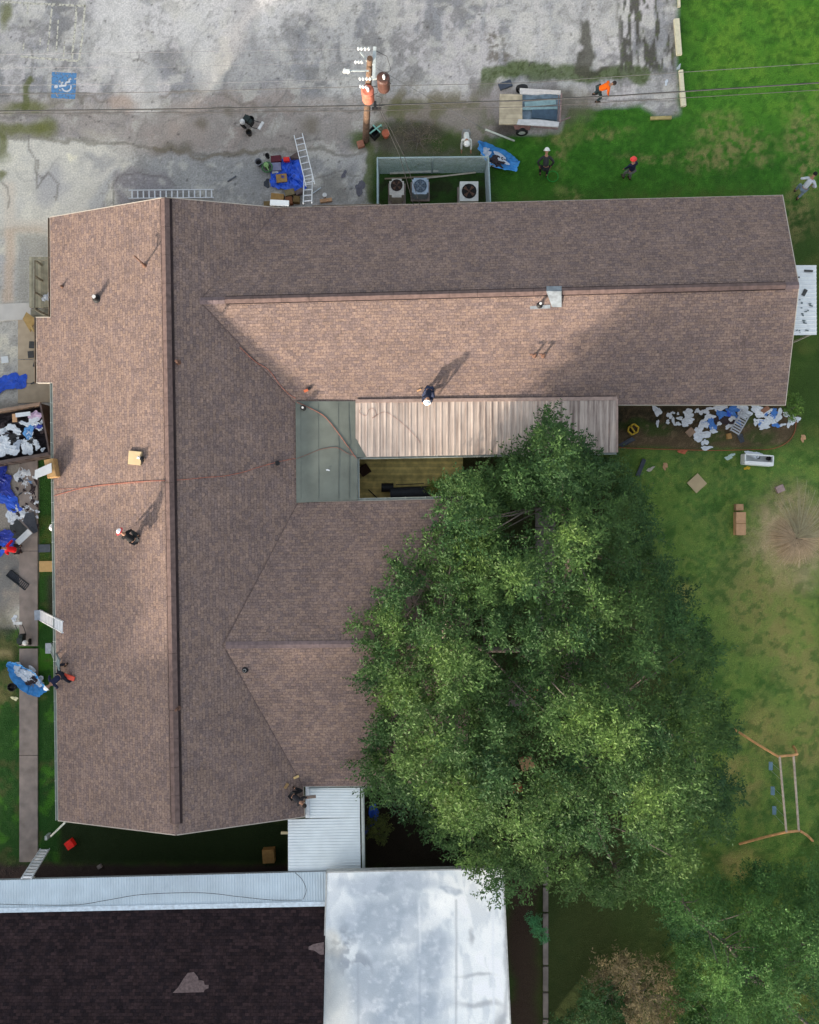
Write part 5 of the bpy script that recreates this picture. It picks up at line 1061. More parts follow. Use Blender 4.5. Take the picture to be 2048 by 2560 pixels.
box('rubber_mat', 1264, 211, 33, 17, .12, mat('blue_black_mat', (78, 86, 100), .8), 'dark blue grey mat lying above left of the trailer', 'mat', .35)
# ---- bumpers and beams at the lot's east edge
pale = mat('pale_beam', (236, 226, 192), .85, vary=.1)
G = 'pale beams along the east edge of the lot'
plank(1691, 48, 1698, 138, .26, .16, pale, 'longest pale beam at the lot edge, upper one', 'beam', .09, 'kerb_beam', G); plank(1702, 176, 1706, 229, .2, .15, pale, 'pale beam at the lot edge just above the thick cable', 'beam', .09, 'kerb_beam', G)
plank(1706, 231, 1709, 266, .25, .15, pale, 'short pale beam at the lot edge below the thick cable', 'beam', .09, 'kerb_beam', G); plank(1697, -12, 1698, 18, .12, .1, pale, 'thin pale beam piece at the top edge of the photo', 'beam', .06, 'kerb_beam', G)
plank(1626, 296, 1679, 294, .15, .1, mat('tan_beam', (188, 170, 112), .85), 'tan timber lying on the grass below the lot corner', 'beam', .05, 'timber', G)
scrap('white_scrap', 1666, 206, 12, 7, whitep2, 'small white scrap on the weeds at the lot corner', 'scrap', h=.4); scrap('metal_scrap', 1697, 168, 14, 6, galv, 'bent metal scrap at the end of the pale beam', 'scrap', h=.4, rz=.8)
# ---- green ring hose
o = MB(); o.tube([W(1382, 441, .1)+Vector((.27*math.cos(t*.349), .27*math.sin(t*.349), 0)) for t in range(19)], .025, 6, False); tag(o.build('hose_ring', mat('bright_green_hose', (36, 150, 50), .5)), 'bright green hoop on the grass beside the bending person', 'hoop')
# ================================================================== tarps with debris
def boat(pts, label, items, seed):
    tarp('tarp', pts, mat('sky_blue_tarp', (66, 150, 216), .45, vary=.22, nscale=4, spec=.5, k=.85), label, z=.04, amp=.05, rise=.34)
    for (x, y, sx, sy, m, lab, rz) in items: scrap('debris_sheet', x, y, sx, sy, m, lab, 'debris', z=.16, rz=rz, h=1.0)
fblk = mat('torn_felt', (66, 56, 58), .95, vary=.2)
boat([(1193, 362), (1215, 366), (1258, 382), (1285, 400), (1297, 418), (1286, 434), (1245, 430), (1218, 416), (1196, 384)], 'light blue tarp full of debris at the right end of the fence',
     [(1215, 380, 26, 18, whitep2, 'white plastic wad at the upper end of the fence tarp', .3), (1250, 396, 44, 16, whitep2, 'long white plastic strip along the far side of the fence tarp', -.5), (1240, 405, 46, 24, fblk, 'dark torn felt in the middle of the fence tarp', -.5), (1231, 412, 20, 12, whitep2, 'white piece lying on dark felt in the fence tarp', -.6)], 1)
boat([(27, 1652), (50, 1652), (88, 1672), (112, 1698), (130, 1722), (104, 1738), (80, 1732), (50, 1712), (34, 1680)], 'light blue tarp full of debris across the west sidewalk',
     [(45, 1675, 26, 26, whitep2, 'white plastic heap at the upper end of the sidewalk tarp', .4), (66, 1691, 40, 18, whitep2, 'pale plastic strip in the middle of the sidewalk tarp', -.5), (80, 1678, 28, 14, whitep2, 'pale scrap on the far side of the sidewalk tarp', -.6), (82, 1702, 26, 20, fblk, 'dark torn felt in the sidewalk tarp', -.1), (100, 1704, 20, 20, whitep2, 'bright white square at the lower end of the sidewalk tarp', .1)], 2)
# ================================================================== west side heap
for (x, y, sx, sy, m, lab, rz) in ((14, 960, 60, 40, blue_t, 'crumpled blue tarp above the dumpster, left part', .1), (45, 952, 40, 36, blue_t, 'crumpled blue tarp above the dumpster, right tip', .8), (4, 1190, 44, 44, dblue, 'deep blue tarp bundle just below the dumpster', .4), (2, 1222, 40, 50, dblue, 'deep blue tarp bundle in the middle of the left edge', .9),
                                   (22, 1254, 60, 34, blue_t, 'bright blue tarp sheet beside the white plastic', -.5), (8, 1345, 60, 44, dblue, 'blue tarp bundle at the left edge near the red shirt', .3), (-2, 1368, 40, 34, blue_t, 'bright blue tarp fold at the left edge below the bundle', .5),
                                   (56, 1186, 32, 30, whitep2, 'pale grey plastic wad right of the deep blue tarp', .6), (60, 1206, 20, 22, whitep2, 'narrow pale plastic tail above the light blue scrap', .2), (76, 1205, 13, 17, lblue, 'small light blue plastic scrap near the grass strip', .4), (50, 1288, 36, 34, whitep2, 'large white plastic sheet overlapping the felt sheets', .3), (28, 1292, 26, 22, whitep2, 'white plastic sheet below the bright blue tarp', .9), (70, 1270, 24, 18, whitep2, 'speckled white scrap beside the grass strip', -.6),
                                   (70, 1233, 16, 9, whitep2, 'small cream scrap with a strip, upper', 0), (78, 1244, 6, 22, whitep2, 'narrow upright white strip by the grass edge', 0), (82, 1225, 20, 26, fblk, 'black plastic scrap beside the narrow white strip', .1), (84, 1250, 18, 30, fblk, 'black plastic scrap below the narrow white strip', .1)):
    scrap('plastic_sheet' if m is not fblk else 'felt_scrap', x, y, sx, sy, m, lab, 'plastic' if m is not fblk else 'scrap', rz=rz, h=.4, z=.06)
def sheet(name, pts, m, label, cat='sheet', z=.1, th=.012):
    mb = MB(); mb.slab([W(*p, z+(i % 2)*.03) for i, p in enumerate(pts)], th); return tag(mb.build(name, m), label, cat)
sheet('felt_sheet', [(64, 1283), (84, 1280), (96, 1328), (84, 1334), (57, 1304)], darkfelt, 'dark grey roofing felt sheet nearest the grass strip', z=.12)
sheet('felt_sheet', [(24, 1314), (42, 1297), (72, 1326), (50, 1350), (30, 1344)], mat('darker_felt', (66, 70, 72), .95, vary=.2), 'darker felt sheet left of the overlapping one', z=.08)
sheet('carried_board', [(38, 1352), (70, 1322), (81, 1333), (48, 1363)], mat('white_board', (206, 210, 212), .6, vary=.05), 'long white board held by the person in red', 'board', .75)
box('grey_panel', 100, 1371, 52, 20, .04, mat('slate_panel', (84, 92, 102), .8), 'slate grey panel lying right of the person in red', 'panel', .02)
box('plywood_sheet', 116, 1416, 36, 27, .05, mat('tan_plywood', (214, 176, 118), .85, vary=.08), 'tan plywood square partly under the west eave', 'plywood', .02)
g_ = empty('floor_grille', W(45, 1450), 'long black slatted tray lying across the walk edge', 'tray')
gd = (W(68, 1468)-W(22, 1432)).normalized(); gn = Vector((-gd.y, gd.x, 0)); a, b = W(22, 1432, .06), W(68, 1468, .06)
mb = MB()
for s_ in (-1, 1): mb.beam(a+gn*s_*.17, b+gn*s_*.17, .04, .12)
for t in range(0, 13): mb.beam(a.lerp(b, t/12)-gn*.17, a.lerp(b, t/12)+gn*.17, .03, .08)
par(mb.build('slats', mat('black_metal', (36, 40, 46), .5)), g_); mb = MB(); mb.slab([a+gn*.17, b+gn*.17, b-gn*.17, a-gn*.17], .02); par(mb.build('tray_base', mat('slate_base', (58, 64, 74), .6)), g_)
for (x, y, lab) in ((80, 862, 'upper'), (77, 886, 'second')): box('shingle_tile', x, y, 15, 17, .03, mat('grey_tile', (84, 84, 84), .9), 'dark square shingle piece on the beige slab, %s one' % lab, 'shingle', .1*(y-870)/16, .06)
sheet('shingle_tile', [(86, 900), (89, 902), (88, 918), (82, 916)], MATS['grey_tile'], 'dark triangular shingle piece on the beige slab', 'shingle', .08); sheet('shingle_tile', [(76, 958), (88, 953), (89, 956), (78, 961)], MATS['grey_tile'], 'thin dark strip at the foot of the beige slab', 'shingle', .08)
box('foam_square', 12, 899, 18, 17, .06, mat('bright_white', (245, 248, 246), .5), 'small white square panel on the lot at the left edge', 'panel', .1)
mb = MB(); mb.slab([W(57, 797, .9), W(66, 780, .95), W(89, 797, .5), W(76, 830, .1)], .03); mb.box(W(78, 815, .3), (.1, .6, .1), rz=.5); tag(mb.build('leaning_plywood', mat('yellow_plywood', (216, 186, 126), .8, vary=.1)), 'yellowish plywood board leaning by the porch steps', 'plywood')
scrap('black_bag', 92, 778, 26, 16, fblk, 'black plastic bag at the foot of the porch', 'bag'); scrap('white_bag', 122, 783, 16, 12, whitep2, 'bright white bag tucked under the eave by the porch', 'bag', z=.3); scrap('white_bag', 119, 742, 16, 26, whitep2, 'pale plastic bag on the porch floor', 'bag', z=.65)
scrap('yard_scrap', 36, 1546, 12, 13, whitep2, 'small white block on gravel left of the sidewalk', 'scrap', h=.8); scrap('yard_scrap', 37, 1746, 14, 9, mat('cream_scrap', (226, 224, 180), .8), 'cream scrap on grass below the black bucket', 'scrap', h=.4)
bucket(29, 1718, .2, .38, blackp, 'black bucket standing on the grass left of the sidewalk tarp')
box('red_crate', 173, 2113, 20, 20, .3, mat('vivid_red', (240, 40, 30), .5, k=1.0), 'vivid red crate on the shaded grass below the gable', 'crate', .6)
box('carton', 671, 2142, 30, 34, .4, card, 'brown carton in the shade left of the breezeway roof', 'carton', .05); box('concrete_block', 248, 2168, 11, 9, .15, mat('block_grey', (150, 138, 134), .9), 'small grey brick above the lean-to roof', 'brick', .5)
# ---- dumpster
dp = empty('dumpster', W(-30, 1090), 'long open rust brown dumpster heaped with torn roofing beside the west wall', 'dumpster')
H = 1.55; c_tr, c_br = W(101, 1009, H), W(124, 1134, H); dirl = (W(0, 1155, H)-W(123, 1134, H)).normalized(); c_tl, c_bl = c_tr+dirl*5.6, c_br+dirl*5.6
rimm = mat('dumpster_steel', (98, 84, 80), .7, vary=.3, nscale=3); rimo = mat('rusty_beam', (158, 132, 112), .8, vary=.25, nscale=3)
for nm, a, b, m, th in (('side_wall', c_tl, c_tr, rimo, .14), ('side_wall', c_bl, c_br, rimm, .14), ('end_wall', c_tr, c_br, rimm, .08), ('end_wall', c_tl, c_bl, rimm, .08)):
    mb = MB(); d = (b-a).normalized(); mb.beam(Vector((a.x, a.y, H-.06)), Vector((b.x, b.y, H-.06)), th, .14); mb.beam(Vector((a.x, a.y, H/2)), Vector((b.x, b.y, H/2)), .05, H-.2)
    n = int((b-a).length/.7)
    for i in range(1, n): p = a.lerp(b, i/n); mb.box(Vector((p.x, p.y, H/2)), (.09, .09, H-.3))
    par(mb.build(nm, m), dp)
mb = MB(); mb.slab([Vector((p.x, p.y, .14)) for p in (c_tl, c_tr, c_br, c_bl)], .06); par(mb.build('dumpster_floor', rimm), dp)
fill = MB(); n = 26; rd = np.random.RandomState(4); vs = []
for j in range(n+1):
    for i in range(n+1):
        p = (c_tl.lerp(c_tr, i/n)).lerp(c_bl.lerp(c_br, i/n), j/n); e = min(i, j, n-i, n-j)/n; vs.append(Vector((p.x+rd.normal(0, .03)*(e > 0), p.y+rd.normal(0, .03)*(e > 0), .85+.55*min(1, e*4)*rd.uniform(.3, 1))))
fill.add(vs, [(j*(n+1)+i, j*(n+1)+i+1, (j+1)*(n+1)+i+1, (j+1)*(n+1)+i) for j in range(n) for i in range(n)])
o = fill.build('roofing_debris', mat('dark_debris', (62, 56, 60), .95, vary=.5, nscale=5)); tag(o, 'dark torn shingles and felt filling the dumpster', 'debris', kind='stuff')
pinkp = mat('pinkish_plastic', (214, 186, 212), .5)
for i, (x, y, sx, sy, m, rz, lab) in enumerate(((88, 1038, 26, 20, pinkp, .2, 'pinkish crumpled sheet in the dumpster corner'), (84, 1056, 34, 18, whitep2, .1, 'white crumpled sheet under the pinkish one'), (62, 1060, 22, 10, whitep2, -.6, 'white curled scrap near the light blue wad'), (32, 1070, 26, 18, whitep2, -.5, 'white crumpled sheet left of the light blue wad'), (44, 1081, 18, 10, whitep2, -.3, 'small white sheet below the left crumpled one'),
        (72, 1080, 26, 26, lblue, .3, 'light blue crumpled wad in the middle of the dumpster'), (74, 1084, 14, 16, whitep2, .1, 'icy white scrap on top of the light blue wad'), (6, 1105, 34, 36, whitep2, .4, 'big white heap at the left edge of the dumpster'), (18, 1125, 44, 30, whitep2, -.2, 'big white heap along the lower rim of the dumpster'), (42, 1115, 20, 22, mat('grey_plastic', (176, 186, 200), .5), .3, 'greyish plastic bag beside the big white heap'),
        (68, 1116, 20, 28, whitep2, .4, 'white strip standing in the lower middle of the dumpster'), (84, 1103, 14, 18, whitep2, .5, 'small white curl right of the dark bag'), (94, 1118, 9, 14, whitep2, .2, 'small white scrap near the right end of the dumpster'), (107, 1124, 10, 8, whitep2, .1, 'white crumb in the lower right dumpster corner'), (4, 1080, 14, 12, whitep2, .1, 'small white scrap at the upper left of the dumpster'), (70, 1130, 20, 14, whitep2, .1, 'white scrap against the lower dumpster rim'), (30, 1098, 30, 18, blackp, .1, 'black plastic bag in the middle left of the dumpster'), (78, 1103, 18, 16, blackp, .4, 'black plastic bag beside the white strip'), (92, 1066, 22, 12, dblue, .2, 'navy tarp piece beside the light blue wad'))):
    scrap('dumpster_scrap', x, y, sx, sy, m, lab, 'scrap', z=1.36, rz=rz, h=.6)
mb = MB(); mb.box(W(58, 1036, 1.5), (.72, .2, .03), rz=.12); tag(mb.build('white_plank', whitep2), 'pale plank along the upper side of the dumpster load', 'plank'); mb = MB(); mb.box(W(37, 1045, 1.48), (.22, .4, .04), rz=.05); tag(mb.build('tan_plank', card2), 'short tan plank in the dumpster load', 'plank')
rq = random.Random(5)
for i in range(26): scrap('dumpster_scrap', rq.uniform(4, 112), rq.uniform(1048, 1128), rq.uniform(8, 18), rq.uniform(6, 14), rq.choice([whitep2, whitep2, MATS['grey_plastic'], fblk]), 'small loose scrap lying on the dumpster load', 'scrap', z=1.32, h=.6, group='small scraps on the dumpster load')
for i in range(24): scrap('ground_scrap', rq.uniform(18, 96), rq.uniform(1175, 1345), rq.uniform(5, 12), rq.uniform(4, 9), rq.choice([whitep2, darkfelt, fblk, whitep2]), 'tiny scrap of torn roofing or plastic on the ground below the dumpster', 'scrap', z=.09, h=.4, group='tiny scraps below the dumpster')
# ================================================================== south-east debris row
GR = 'plastic scraps strewn under the south eave'
def zq(x, y): return 1600+x/4.3125, 990+y/4.3125
ds = [(185, 160, 90, 80, 0), (320, 210, 50, 60, 0), (355, 180, 36, 26, 0), (410, 190, 26, 22, 0), (515, 180, 90, 70, 0), (525, 240, 120, 70, 0), (500, 290, 90, 70, 0), (430, 240, 50, 40, 0), (300, 280, 40, 36, 0), (360, 270, 30, 70, 0), (410, 300, 46, 44, 0), (190, 295, 30, 60, 0), (655, 175, 40, 34, 0), (720, 170, 46, 60, 0), (750, 225, 90, 60, 0), (860, 130, 120, 60, 0), (690, 300, 80, 100, 0), (790, 370, 80, 50, 0), (620, 380, 90, 80, 0), (670, 430, 140, 90, 0), (700, 500, 60, 60, 0), (715, 560, 100, 40, 0), (1000, 240, 70, 50, 0), (1080, 115, 70, 50, 0),
      (1120, 170, 150, 110, 0), (1250, 125, 120, 90, 0), (1310, 180, 130, 90, 0), (1340, 290, 110, 90, 0), (1420, 250, 150, 70, 0), (1500, 210, 60, 110, 0), (1580, 200, 80, 40, 0), (1635, 260, 60, 150, 0), (1340, 340, 80, 40, 0), (1700, 250, 30, 40, 0),
      (990, 160, 120, 70, 1), (880, 190, 110, 60, 1), (960, 190, 60, 50, 1), (760, 290, 70, 110, 1), (790, 330, 60, 80, 1), (1440, 205, 90, 60, 1), (1010, 120, 60, 40, 1)]
rq = random.Random(77); ds += [(rq.uniform(600, 1550), rq.uniform(130, 330), rq.uniform(30, 80), rq.uniform(25, 60), 1 if rq.random() < .25 else 0) for _ in range(26)]
for (x, y, sx, sy, k) in ds:
    qx, qy = zq(x, y); lab = ('pale crumpled plastic scrap under the south eave' if k == 0 else 'blue crumpled plastic scrap under the south eave')
    m = whitep2 if k == 0 else (mat('mid_blue_plastic', (70, 132, 212), .45, vary=.25, nscale=5, spec=.5) if x < 900 or x > 980 else blue_t)
    scrap('plastic_scrap', qx, qy, sx/4.3125, sy/4.3125, m, lab, 'plastic', z=.06, rz=random.uniform(-.5, .5), h=.55, group=GR+(' (blue)' if k else ''))
ladder(W(1866, 1030, .35), W(1836, 1082, .3), .46, 9, 'short slatted ladder section lying in the strewn plastic', m=mat('grey_ladder', (176, 182, 188), .5), rung=.05)
yc = empty('yellow_frame', W(1583, 1073), 'yellow plastic frame on the soil bed beside the canopy', 'frame'); mb = MB(); ym = mat('yellow_plastic', (208, 172, 40), .5)
for a, b in (((1572, 1068), (1585, 1060)), ((1585, 1060), (1596, 1068)), ((1596, 1068), (1594, 1080)), ((1594, 1080), (1581, 1087)), ((1581, 1087), (1570, 1078)), ((1570, 1078), (1572, 1068)), ((1576, 1064), (1588, 1083))): mb.beam(W(*a, .25), W(*b, .25), .07, .12)
par(mb.build('frame_ring', ym), yc); mb = MB(); mb.box(W(1584, 1073, .14), (.3, .3, .16), rz=.5); par(mb.build('frame_core', mat('core_dark', (72, 60, 40), .8)), yc)
box('cardboard_square', 1727, 1080, 20, 18, .1, mat('dull_tan', (160, 134, 112), .9), 'dull tan cardboard square left of the white plastic', 'cardboard', .7); box('cardboard_square', 1914, 1024, 22, 12, .1, mat('brick_tan', (154, 112, 90), .9), 'reddish brown board at the eave among the plastic', 'cardboard', .6); box('orange_block', 1824, 1090, 12, 14, .15, mat('orange_tan', (178, 138, 84), .9), 'orange tan block below the slatted ladder piece', 'block', .2)
sheet('felt_sheet', [(1842, 1088), (1856, 1084), (1862, 1104), (1852, 1108)], darkfelt, 'dark felt piece below the slatted ladder piece', z=.06); sheet('felt_sheet', [(1780, 1040), (1830, 1036), (1838, 1062), (1790, 1060)], fblk, 'dark felt patch between the blue plastic and the ladder piece', z=.04); sheet('felt_sheet', [(1545, 1112), (1580, 1092), (1590, 1100), (1556, 1118)], darkfelt, 'dark felt strip on the bed beside the canopy corner', z=.05)
cs = empty('storage_chest', W(1899, 1147), 'open white chest with dark items on the lawn below the debris', 'chest'); wc = MATS['bright_white']
mb = MB(); z_ = .5; P = [W(1864, 1135, z_), W(1934, 1140, z_), W(1933, 1164, z_), W(1863, 1159, z_)]
for a, b in zip(P, P[1:]+P[:1]): mb.beam(Vector((a.x, a.y, .25)), Vector((b.x, b.y, .25)), .06, .5)
mb.slab([Vector((p.x, p.y, .12)) for p in P], .06); par(mb.build('chest_body', wc), cs)
mb = MB(); mb.slab([W(1863, 1152, .54), W(1934, 1156, .54), W(1933, 1165, .5), W(1862, 1160, .5)], .03); par(mb.build('chest_lid', wc), cs)
scrap('white_scrap', 1886, 1136, 34, 14, whitep2, 'white plastic sagging into the open chest', 'plastic', z=.35, rz=0, h=.3); bucket(1896, 1143, .08, .15, blackp, 'small black pot inside the open chest, left one', z=.2, handle=False, cat='pot'); bucket(1922, 1146, .1, .15, blackp, 'small black pot inside the open chest, right one', z=.2, handle=False, cat='pot')
box('plywood_square', 1743, 1208, 36, 35, .04, ply, 'pale plywood square lying diagonally on the lawn', 'plywood', .74, .03)
box('paving_block', 1952, 1222, 20, 17, .18, mat('pink_grey_block', (174, 150, 144), .9), 'pinkish grey block on the lawn above the dry grass clump', 'block', .4)
box('long_carton', 1853, 1309, 25, 58, .35, card2, 'long tan cardboard carton standing on the lawn', 'carton', .0, flaps=True); box('carton', 1850, 1268, 19, 16, .3, mat('tan_carton2', (190, 150, 112), .9), 'small tan carton touching the long one', 'carton')
plank(1611, 1148, 1594, 1190, .2, .1, mat('dark_gutter', (66, 72, 82), .6), 'dark gutter piece lying on the lawn beside the big tree', 'gutter piece', .06, 'gutter_piece')
for (x, y, sx, sy, m, lab) in ((1626, 1173, 18, 7, pw, 'small pale stick on the lawn right of the dark gutter piece'), (1663, 1165, 10, 16, card2, 'small orange tan scrap on the lawn'), (1824, 1142, 22, 10, mat('pale_green_plastic', (190, 214, 204), .5), 'pale green plastic bottle on the lawn left of the chest'), (1707, 1129, 18, 10, terr, 'reddish clod on the bed edging'), (2008, 1095, 10, 16, card2, 'orange tan scrap on the grass beyond the bed'), (1868, 1170, 12, 8, ym, 'yellowish scrap below the open chest'), (1996, 1048, 9, 12, whitep2, 'white scrap at the east end of the bed')):
    scrap('lawn_scrap', x, y, sx, sy, m, lab, 'scrap', rz=.3, h=.5)
def cord(name, pts, r, m, label, on=None, z=.02, cat='cord', group=None):
    P = [Vector((*p, 0)) for p in pts]; S = []
    for i in range(len(P)-1):
        p0, p1, p2, p3 = P[max(i-1, 0)], P[i], P[i+1], P[min(i+2, len(P)-1)]
        n = max(3, int((p2-p1).length/8))
        for k in range(n):
            t = k/n; S.append(.5*((2*p1)+(p2-p0)*t+(2*p0-5*p1+4*p2-p3)*t*t+(3*p1-p0-3*p2+p3)*t**3))
    S.append(P[-1]); Q = [(hit(p.x, p.y, r+z) if on == 'roof' else (W(p.x, p.y, on+r) if on else W(p.x, p.y, z+r))) for p in S]
    mb = MB(); mb.tube(Q, r, 5); return tag(mb.build(name, m), label, cat, group)
ocord = mat('orange_cord', (190, 112, 90), .7); ecord = mat('faded_cord', (166, 96, 66), .8)
cord('edging_cord', [(1548, 1119), (1620, 1122), (1700, 1124), (1790, 1126), (1870, 1124), (1930, 1122), (1970, 1104), (1988, 1075), (1990, 1040)], .02, ecord, 'faded red brown edging around the soil bed')
cord('extension_cord', [(134, 1240), (165, 1231), (200, 1222), (240, 1214), (300, 1208), (360, 1203), (425, 1201), (470, 1198), (520, 1193), (560, 1190), (610, 1180), (640, 1170), (690, 1156), (738, 1146)], .011, ocord, 'long orange cord crossing the ridge of the west roof', 'roof', .004)
cord('extension_cord', [(134, 1223), (170, 1222), (210, 1219), (300, 1210), (360, 1206)], .006, ocord, 'thin short orange cord beside the long one at the west eave', 'roof')
cord('extension_cord', [(600, 868), (640, 905), (672, 925), (700, 962), (722, 985), (740, 996)], .012, ocord, 'orange cord running down the valley of the long wing', 'roof')
cord('extension_cord', [(742, 1005), (775, 1020), (810, 1040), (838, 1072), (862, 1105), (880, 1130), (891, 1146)], .011, ocord, 'orange cord slanting across the green flat roof', 'roof', .003)
cord('extension_cord', [(738, 1148), (770, 1136), (800, 1124), (835, 1118), (850, 1122), (870, 1134), (890, 1140)], .008, mat('brown_cord', (150, 96, 84), .7), 'brown red cord curving over the lower green flat roof', 'roof', .003)
cord('air_hose', [(905, 1020), (898, 1030), (915, 1040), (922, 1025), (935, 1022), (940, 1040), (930, 1045), (960, 1030), (985, 1042), (1015, 1066), (1045, 1098), (1050, 1108)], .006, MATS['brown_cord'], 'thin brown hose looping over the pink ribbed canopy', 'roof', .004, cat='hose')
cord('air_hose', [(-60, 2258), (60, 2262), (190, 2262), (270, 2250), (360, 2236), (500, 2232), (600, 2242), (680, 2250), (755, 2250)], .012, MATS['dark_wire'], 'thin dark hose snaking along the lean-to roof', 3.02, cat='hose')
cord('air_hose', [(758, 2248), (766, 2225), (755, 2198), (738, 2182)], .012, MATS['dark_wire'], 'short curved dark hose at the right end of the lean-to roof', 3.0, cat='hose')
# ---- things on the roofs
def on(px, py, sx, sy, h, m, name, label, cat, rz=0, dz=0.0, zz_=None):
    p = hit(px, py) if zz_ is None else W(px, py, zz_); k = (CAM_H-p.z)/2000; mb = MB(); mb.box((0, 0, 0), (sx*k, sy*k, h)); o = mb.build(name, m, bevel=.01)
    n = Vector((0, 0, 1))
    if zz_ is None:
        q = hit(px+6, py); r = hit(px, py+6); n = (q-p).cross(r-p).normalized(); n = -n if n.z < 0 else n
    o.rotation_euler = (Matrix.Rotation(0, 3, 'Z')).to_euler(); o.rotation_mode = 'QUATERNION'; o.rotation_quaternion = n.to_track_quat('Z', 'Y') @ Matrix.Rotation(rz, 3, 'Z').to_quaternion(); o.location = p+n*(h/2+.012+dz); return tag(o, label, cat)
on(340, 1145, 34, 38, .08, ply, 'plywood_sheet', 'pale plywood sheet lying on the west roof slope', 'plywood', -.12)
ng = empty('nail_gun', hit(352, 1147), 'black and white nail gun on the plywood sheet', 'nail gun'); b0 = hit(352, 1147)+Vector((0, 0, .12))
mb = MB(); mb.tube([b0+Vector((-.08, .06, .05)), b0+Vector((.04, .02, .07))], .06, 10); par(mb.build('gun_body', whitep), ng); mb = MB(); mb.beam(b0+Vector((.04, .05, .03)), b0+Vector((.14, -.14, .03)), .09, .09); mb.box(b0+Vector((.1, .04, .0)), (.12, .12, .1)); par(mb.build('gun_handle', blackp), ng)
hb = hit(138, 1172); o = MB(); o.box(hb+Vector((0, 0, .28)), (.42, .86, .5), rz=.2); tag(o.build('carton', mat('golden_carton', (196, 156, 104), .85), bevel=.02), 'golden carton standing on the west eave', 'carton')
o = MB(); o.slab([hb+Vector((-.66, -.1, .60)), hb+Vector((.1, .24, .62)), hb+Vector((.12, -.2, .62)), hb+Vector((-.68, -.5, .60))], .03); tag(o.build('white_board', MATS['white_board']), 'long white board resting on the golden carton', 'board')
on(693, 1158, 11, 9, .16, blackp, 'black_box', 'small black box beside the orange cord on the roof', 'box', .3)
wb = mat('yellow_wood', (222, 190, 132), .8)
on(741, 1942, 6, 14, .05, wb, 'wood_block', 'small tan wood block above the kneeling roofer', 'block', .4); on(716, 1964, 14, 7, .05, mat('tan_wood2', (170, 138, 96), .8), 'wood_block', 'tan wood block touching the kneeling roofer', 'block', -.6)
on(1048, 975, 12, 4, .04, card2, 'shingle_knife', 'small orange tan knife left of the navy roofer', 'tool', .4)
nz_ = empty('roofing_tool', hit(769, 975), 'small orange and black power tool on the long wing roof', 'tool'); b0 = hit(769, 975, .05)
mb = MB(); mb.box(b0+Vector((-.06, -.04, .03)), (.2, .1, .1), rz=.4); par(mb.build('tool_body', mat('orange_tool', (222, 120, 80), .5)), nz_); mb = MB(); mb.box(b0+Vector((.1, .06, .03)), (.12, .1, .12), rz=.4); par(mb.build('tool_motor', blackp), nz_)
scrap('white_scrap', 820, 1175, 7, 4, whitep2, 'tiny white scrap on the green flat roof', 'scrap', z=2.92, rz=-.4, h=.2)
# shingle scraps on the white door canopy
rd = random.Random(8)
for (x, y, sx, sy, rz) in ((2022, 677, 22, 5, -.05), (2012, 731, 9, 17, -.5), (1997, 693, 6, 4, 0)): box('shingle_scrap', x, y, sx, sy, .03, MATS['grey_tile'], {22: 'long dark shingle strip on the white door canopy', 9: 'tilted dark shingle rectangle on the white door canopy', 6: 'tiny dark shingle piece at the roof edge of the white canopy'}[sx], 'shingle', rz, 2.27)
for i in range(18): box('shingle_crumb', rd.uniform(1990, 2030), rd.uniform(748, 830), rd.uniform(3, 9), rd.uniform(2, 4), .02, mat('grey_crumb', (120, 132, 134), .9), 'small grey shingle crumb scattered on the white door canopy', 'shingle', rd.uniform(-.3, .3), 2.27, 'shingle crumbs on the door canopy')
# ---- courtyard deck items
gr_ = empty('smoker_grill', W(1010, 1230), 'long black barrel smoker on the courtyard deck', 'smoker'); blk2 = mat('sooty_steel', (48, 50, 56), .6, vary=.2)
mb = MB(); mb.tube([W(976, 1234, .85), W(1075, 1230, .85)], .3, 16); par(mb.build('barrel', blk2), gr_); mb = MB(); mb.tube([W(954, 1219, .75), W(984, 1219, .75)], .22, 14); par(mb.build('firebox', blackp), gr_)
mb = MB(); mb.tube([W(990, 1212, 1.0), W(1060, 1209, 1.0)], .02, 6); par(mb.build('shelf_rail', blackp), gr_)
for x in (985, 1070):
    mb = MB(); mb.beam(W(x, 1225, .85), W(x, 1225, .15), .05, .05); par(mb.build('leg', blackp), gr_)
box('brown_crate', 911, 1175, 26, 24, .4, mat('dark_brown_wood', (70, 46, 32), .8), 'dark brown crate in the corner of the courtyard deck', 'crate', .6, .16); plank(921, 1224, 944, 1246, .05, .04, blackp, 'thin dark rod lying on the courtyard deck', 'rod', .2, 'metal_rod')
# ---- bits under the big tree
for (x, y, sx, sy, m, lab) in ((1332, 1733, 22, 24, mat('orange_card', (206, 112, 72), .85), 'orange box seen through the crown beside the path slab'), (1318, 1910, 34, 30, card2, 'tan cardboard heap seen through the gap in the crown'), (1292, 1972, 28, 20, mat('rust_card', (176, 98, 66), .85), 'rust orange box left in the crown gap'), (1384, 1977, 24, 24, mat('orange_card', (206, 112, 72), .85), 'orange box right in the crown gap'), (1330, 1785, 36, 16, mat('rust_card2', (158, 104, 60), .85), 'rusty brown box below the orange one under the crown')):
    box('under_tree_box', x, y, sx, sy, .35, m, lab, 'box', random.uniform(-.4, .4))
plank(1376, 1955, 1398, 1905, .14, .12, blackp, 'dark pipe lying in the gap under the big tree', 'pipe', .1, 'dark_pipe')
scrap('tarp_scrap', 935, 2030, 18, 40, blue_t, 'blue tarp strip hanging beside the breezeway roof, upper', 'tarp', z=.6, rz=0, h=.4); scrap('tarp_scrap', 924, 2066, 12, 40, dblue, 'darker blue tarp end beside the breezeway roof', 'tarp', z=.4, rz=-.5, h=.4)
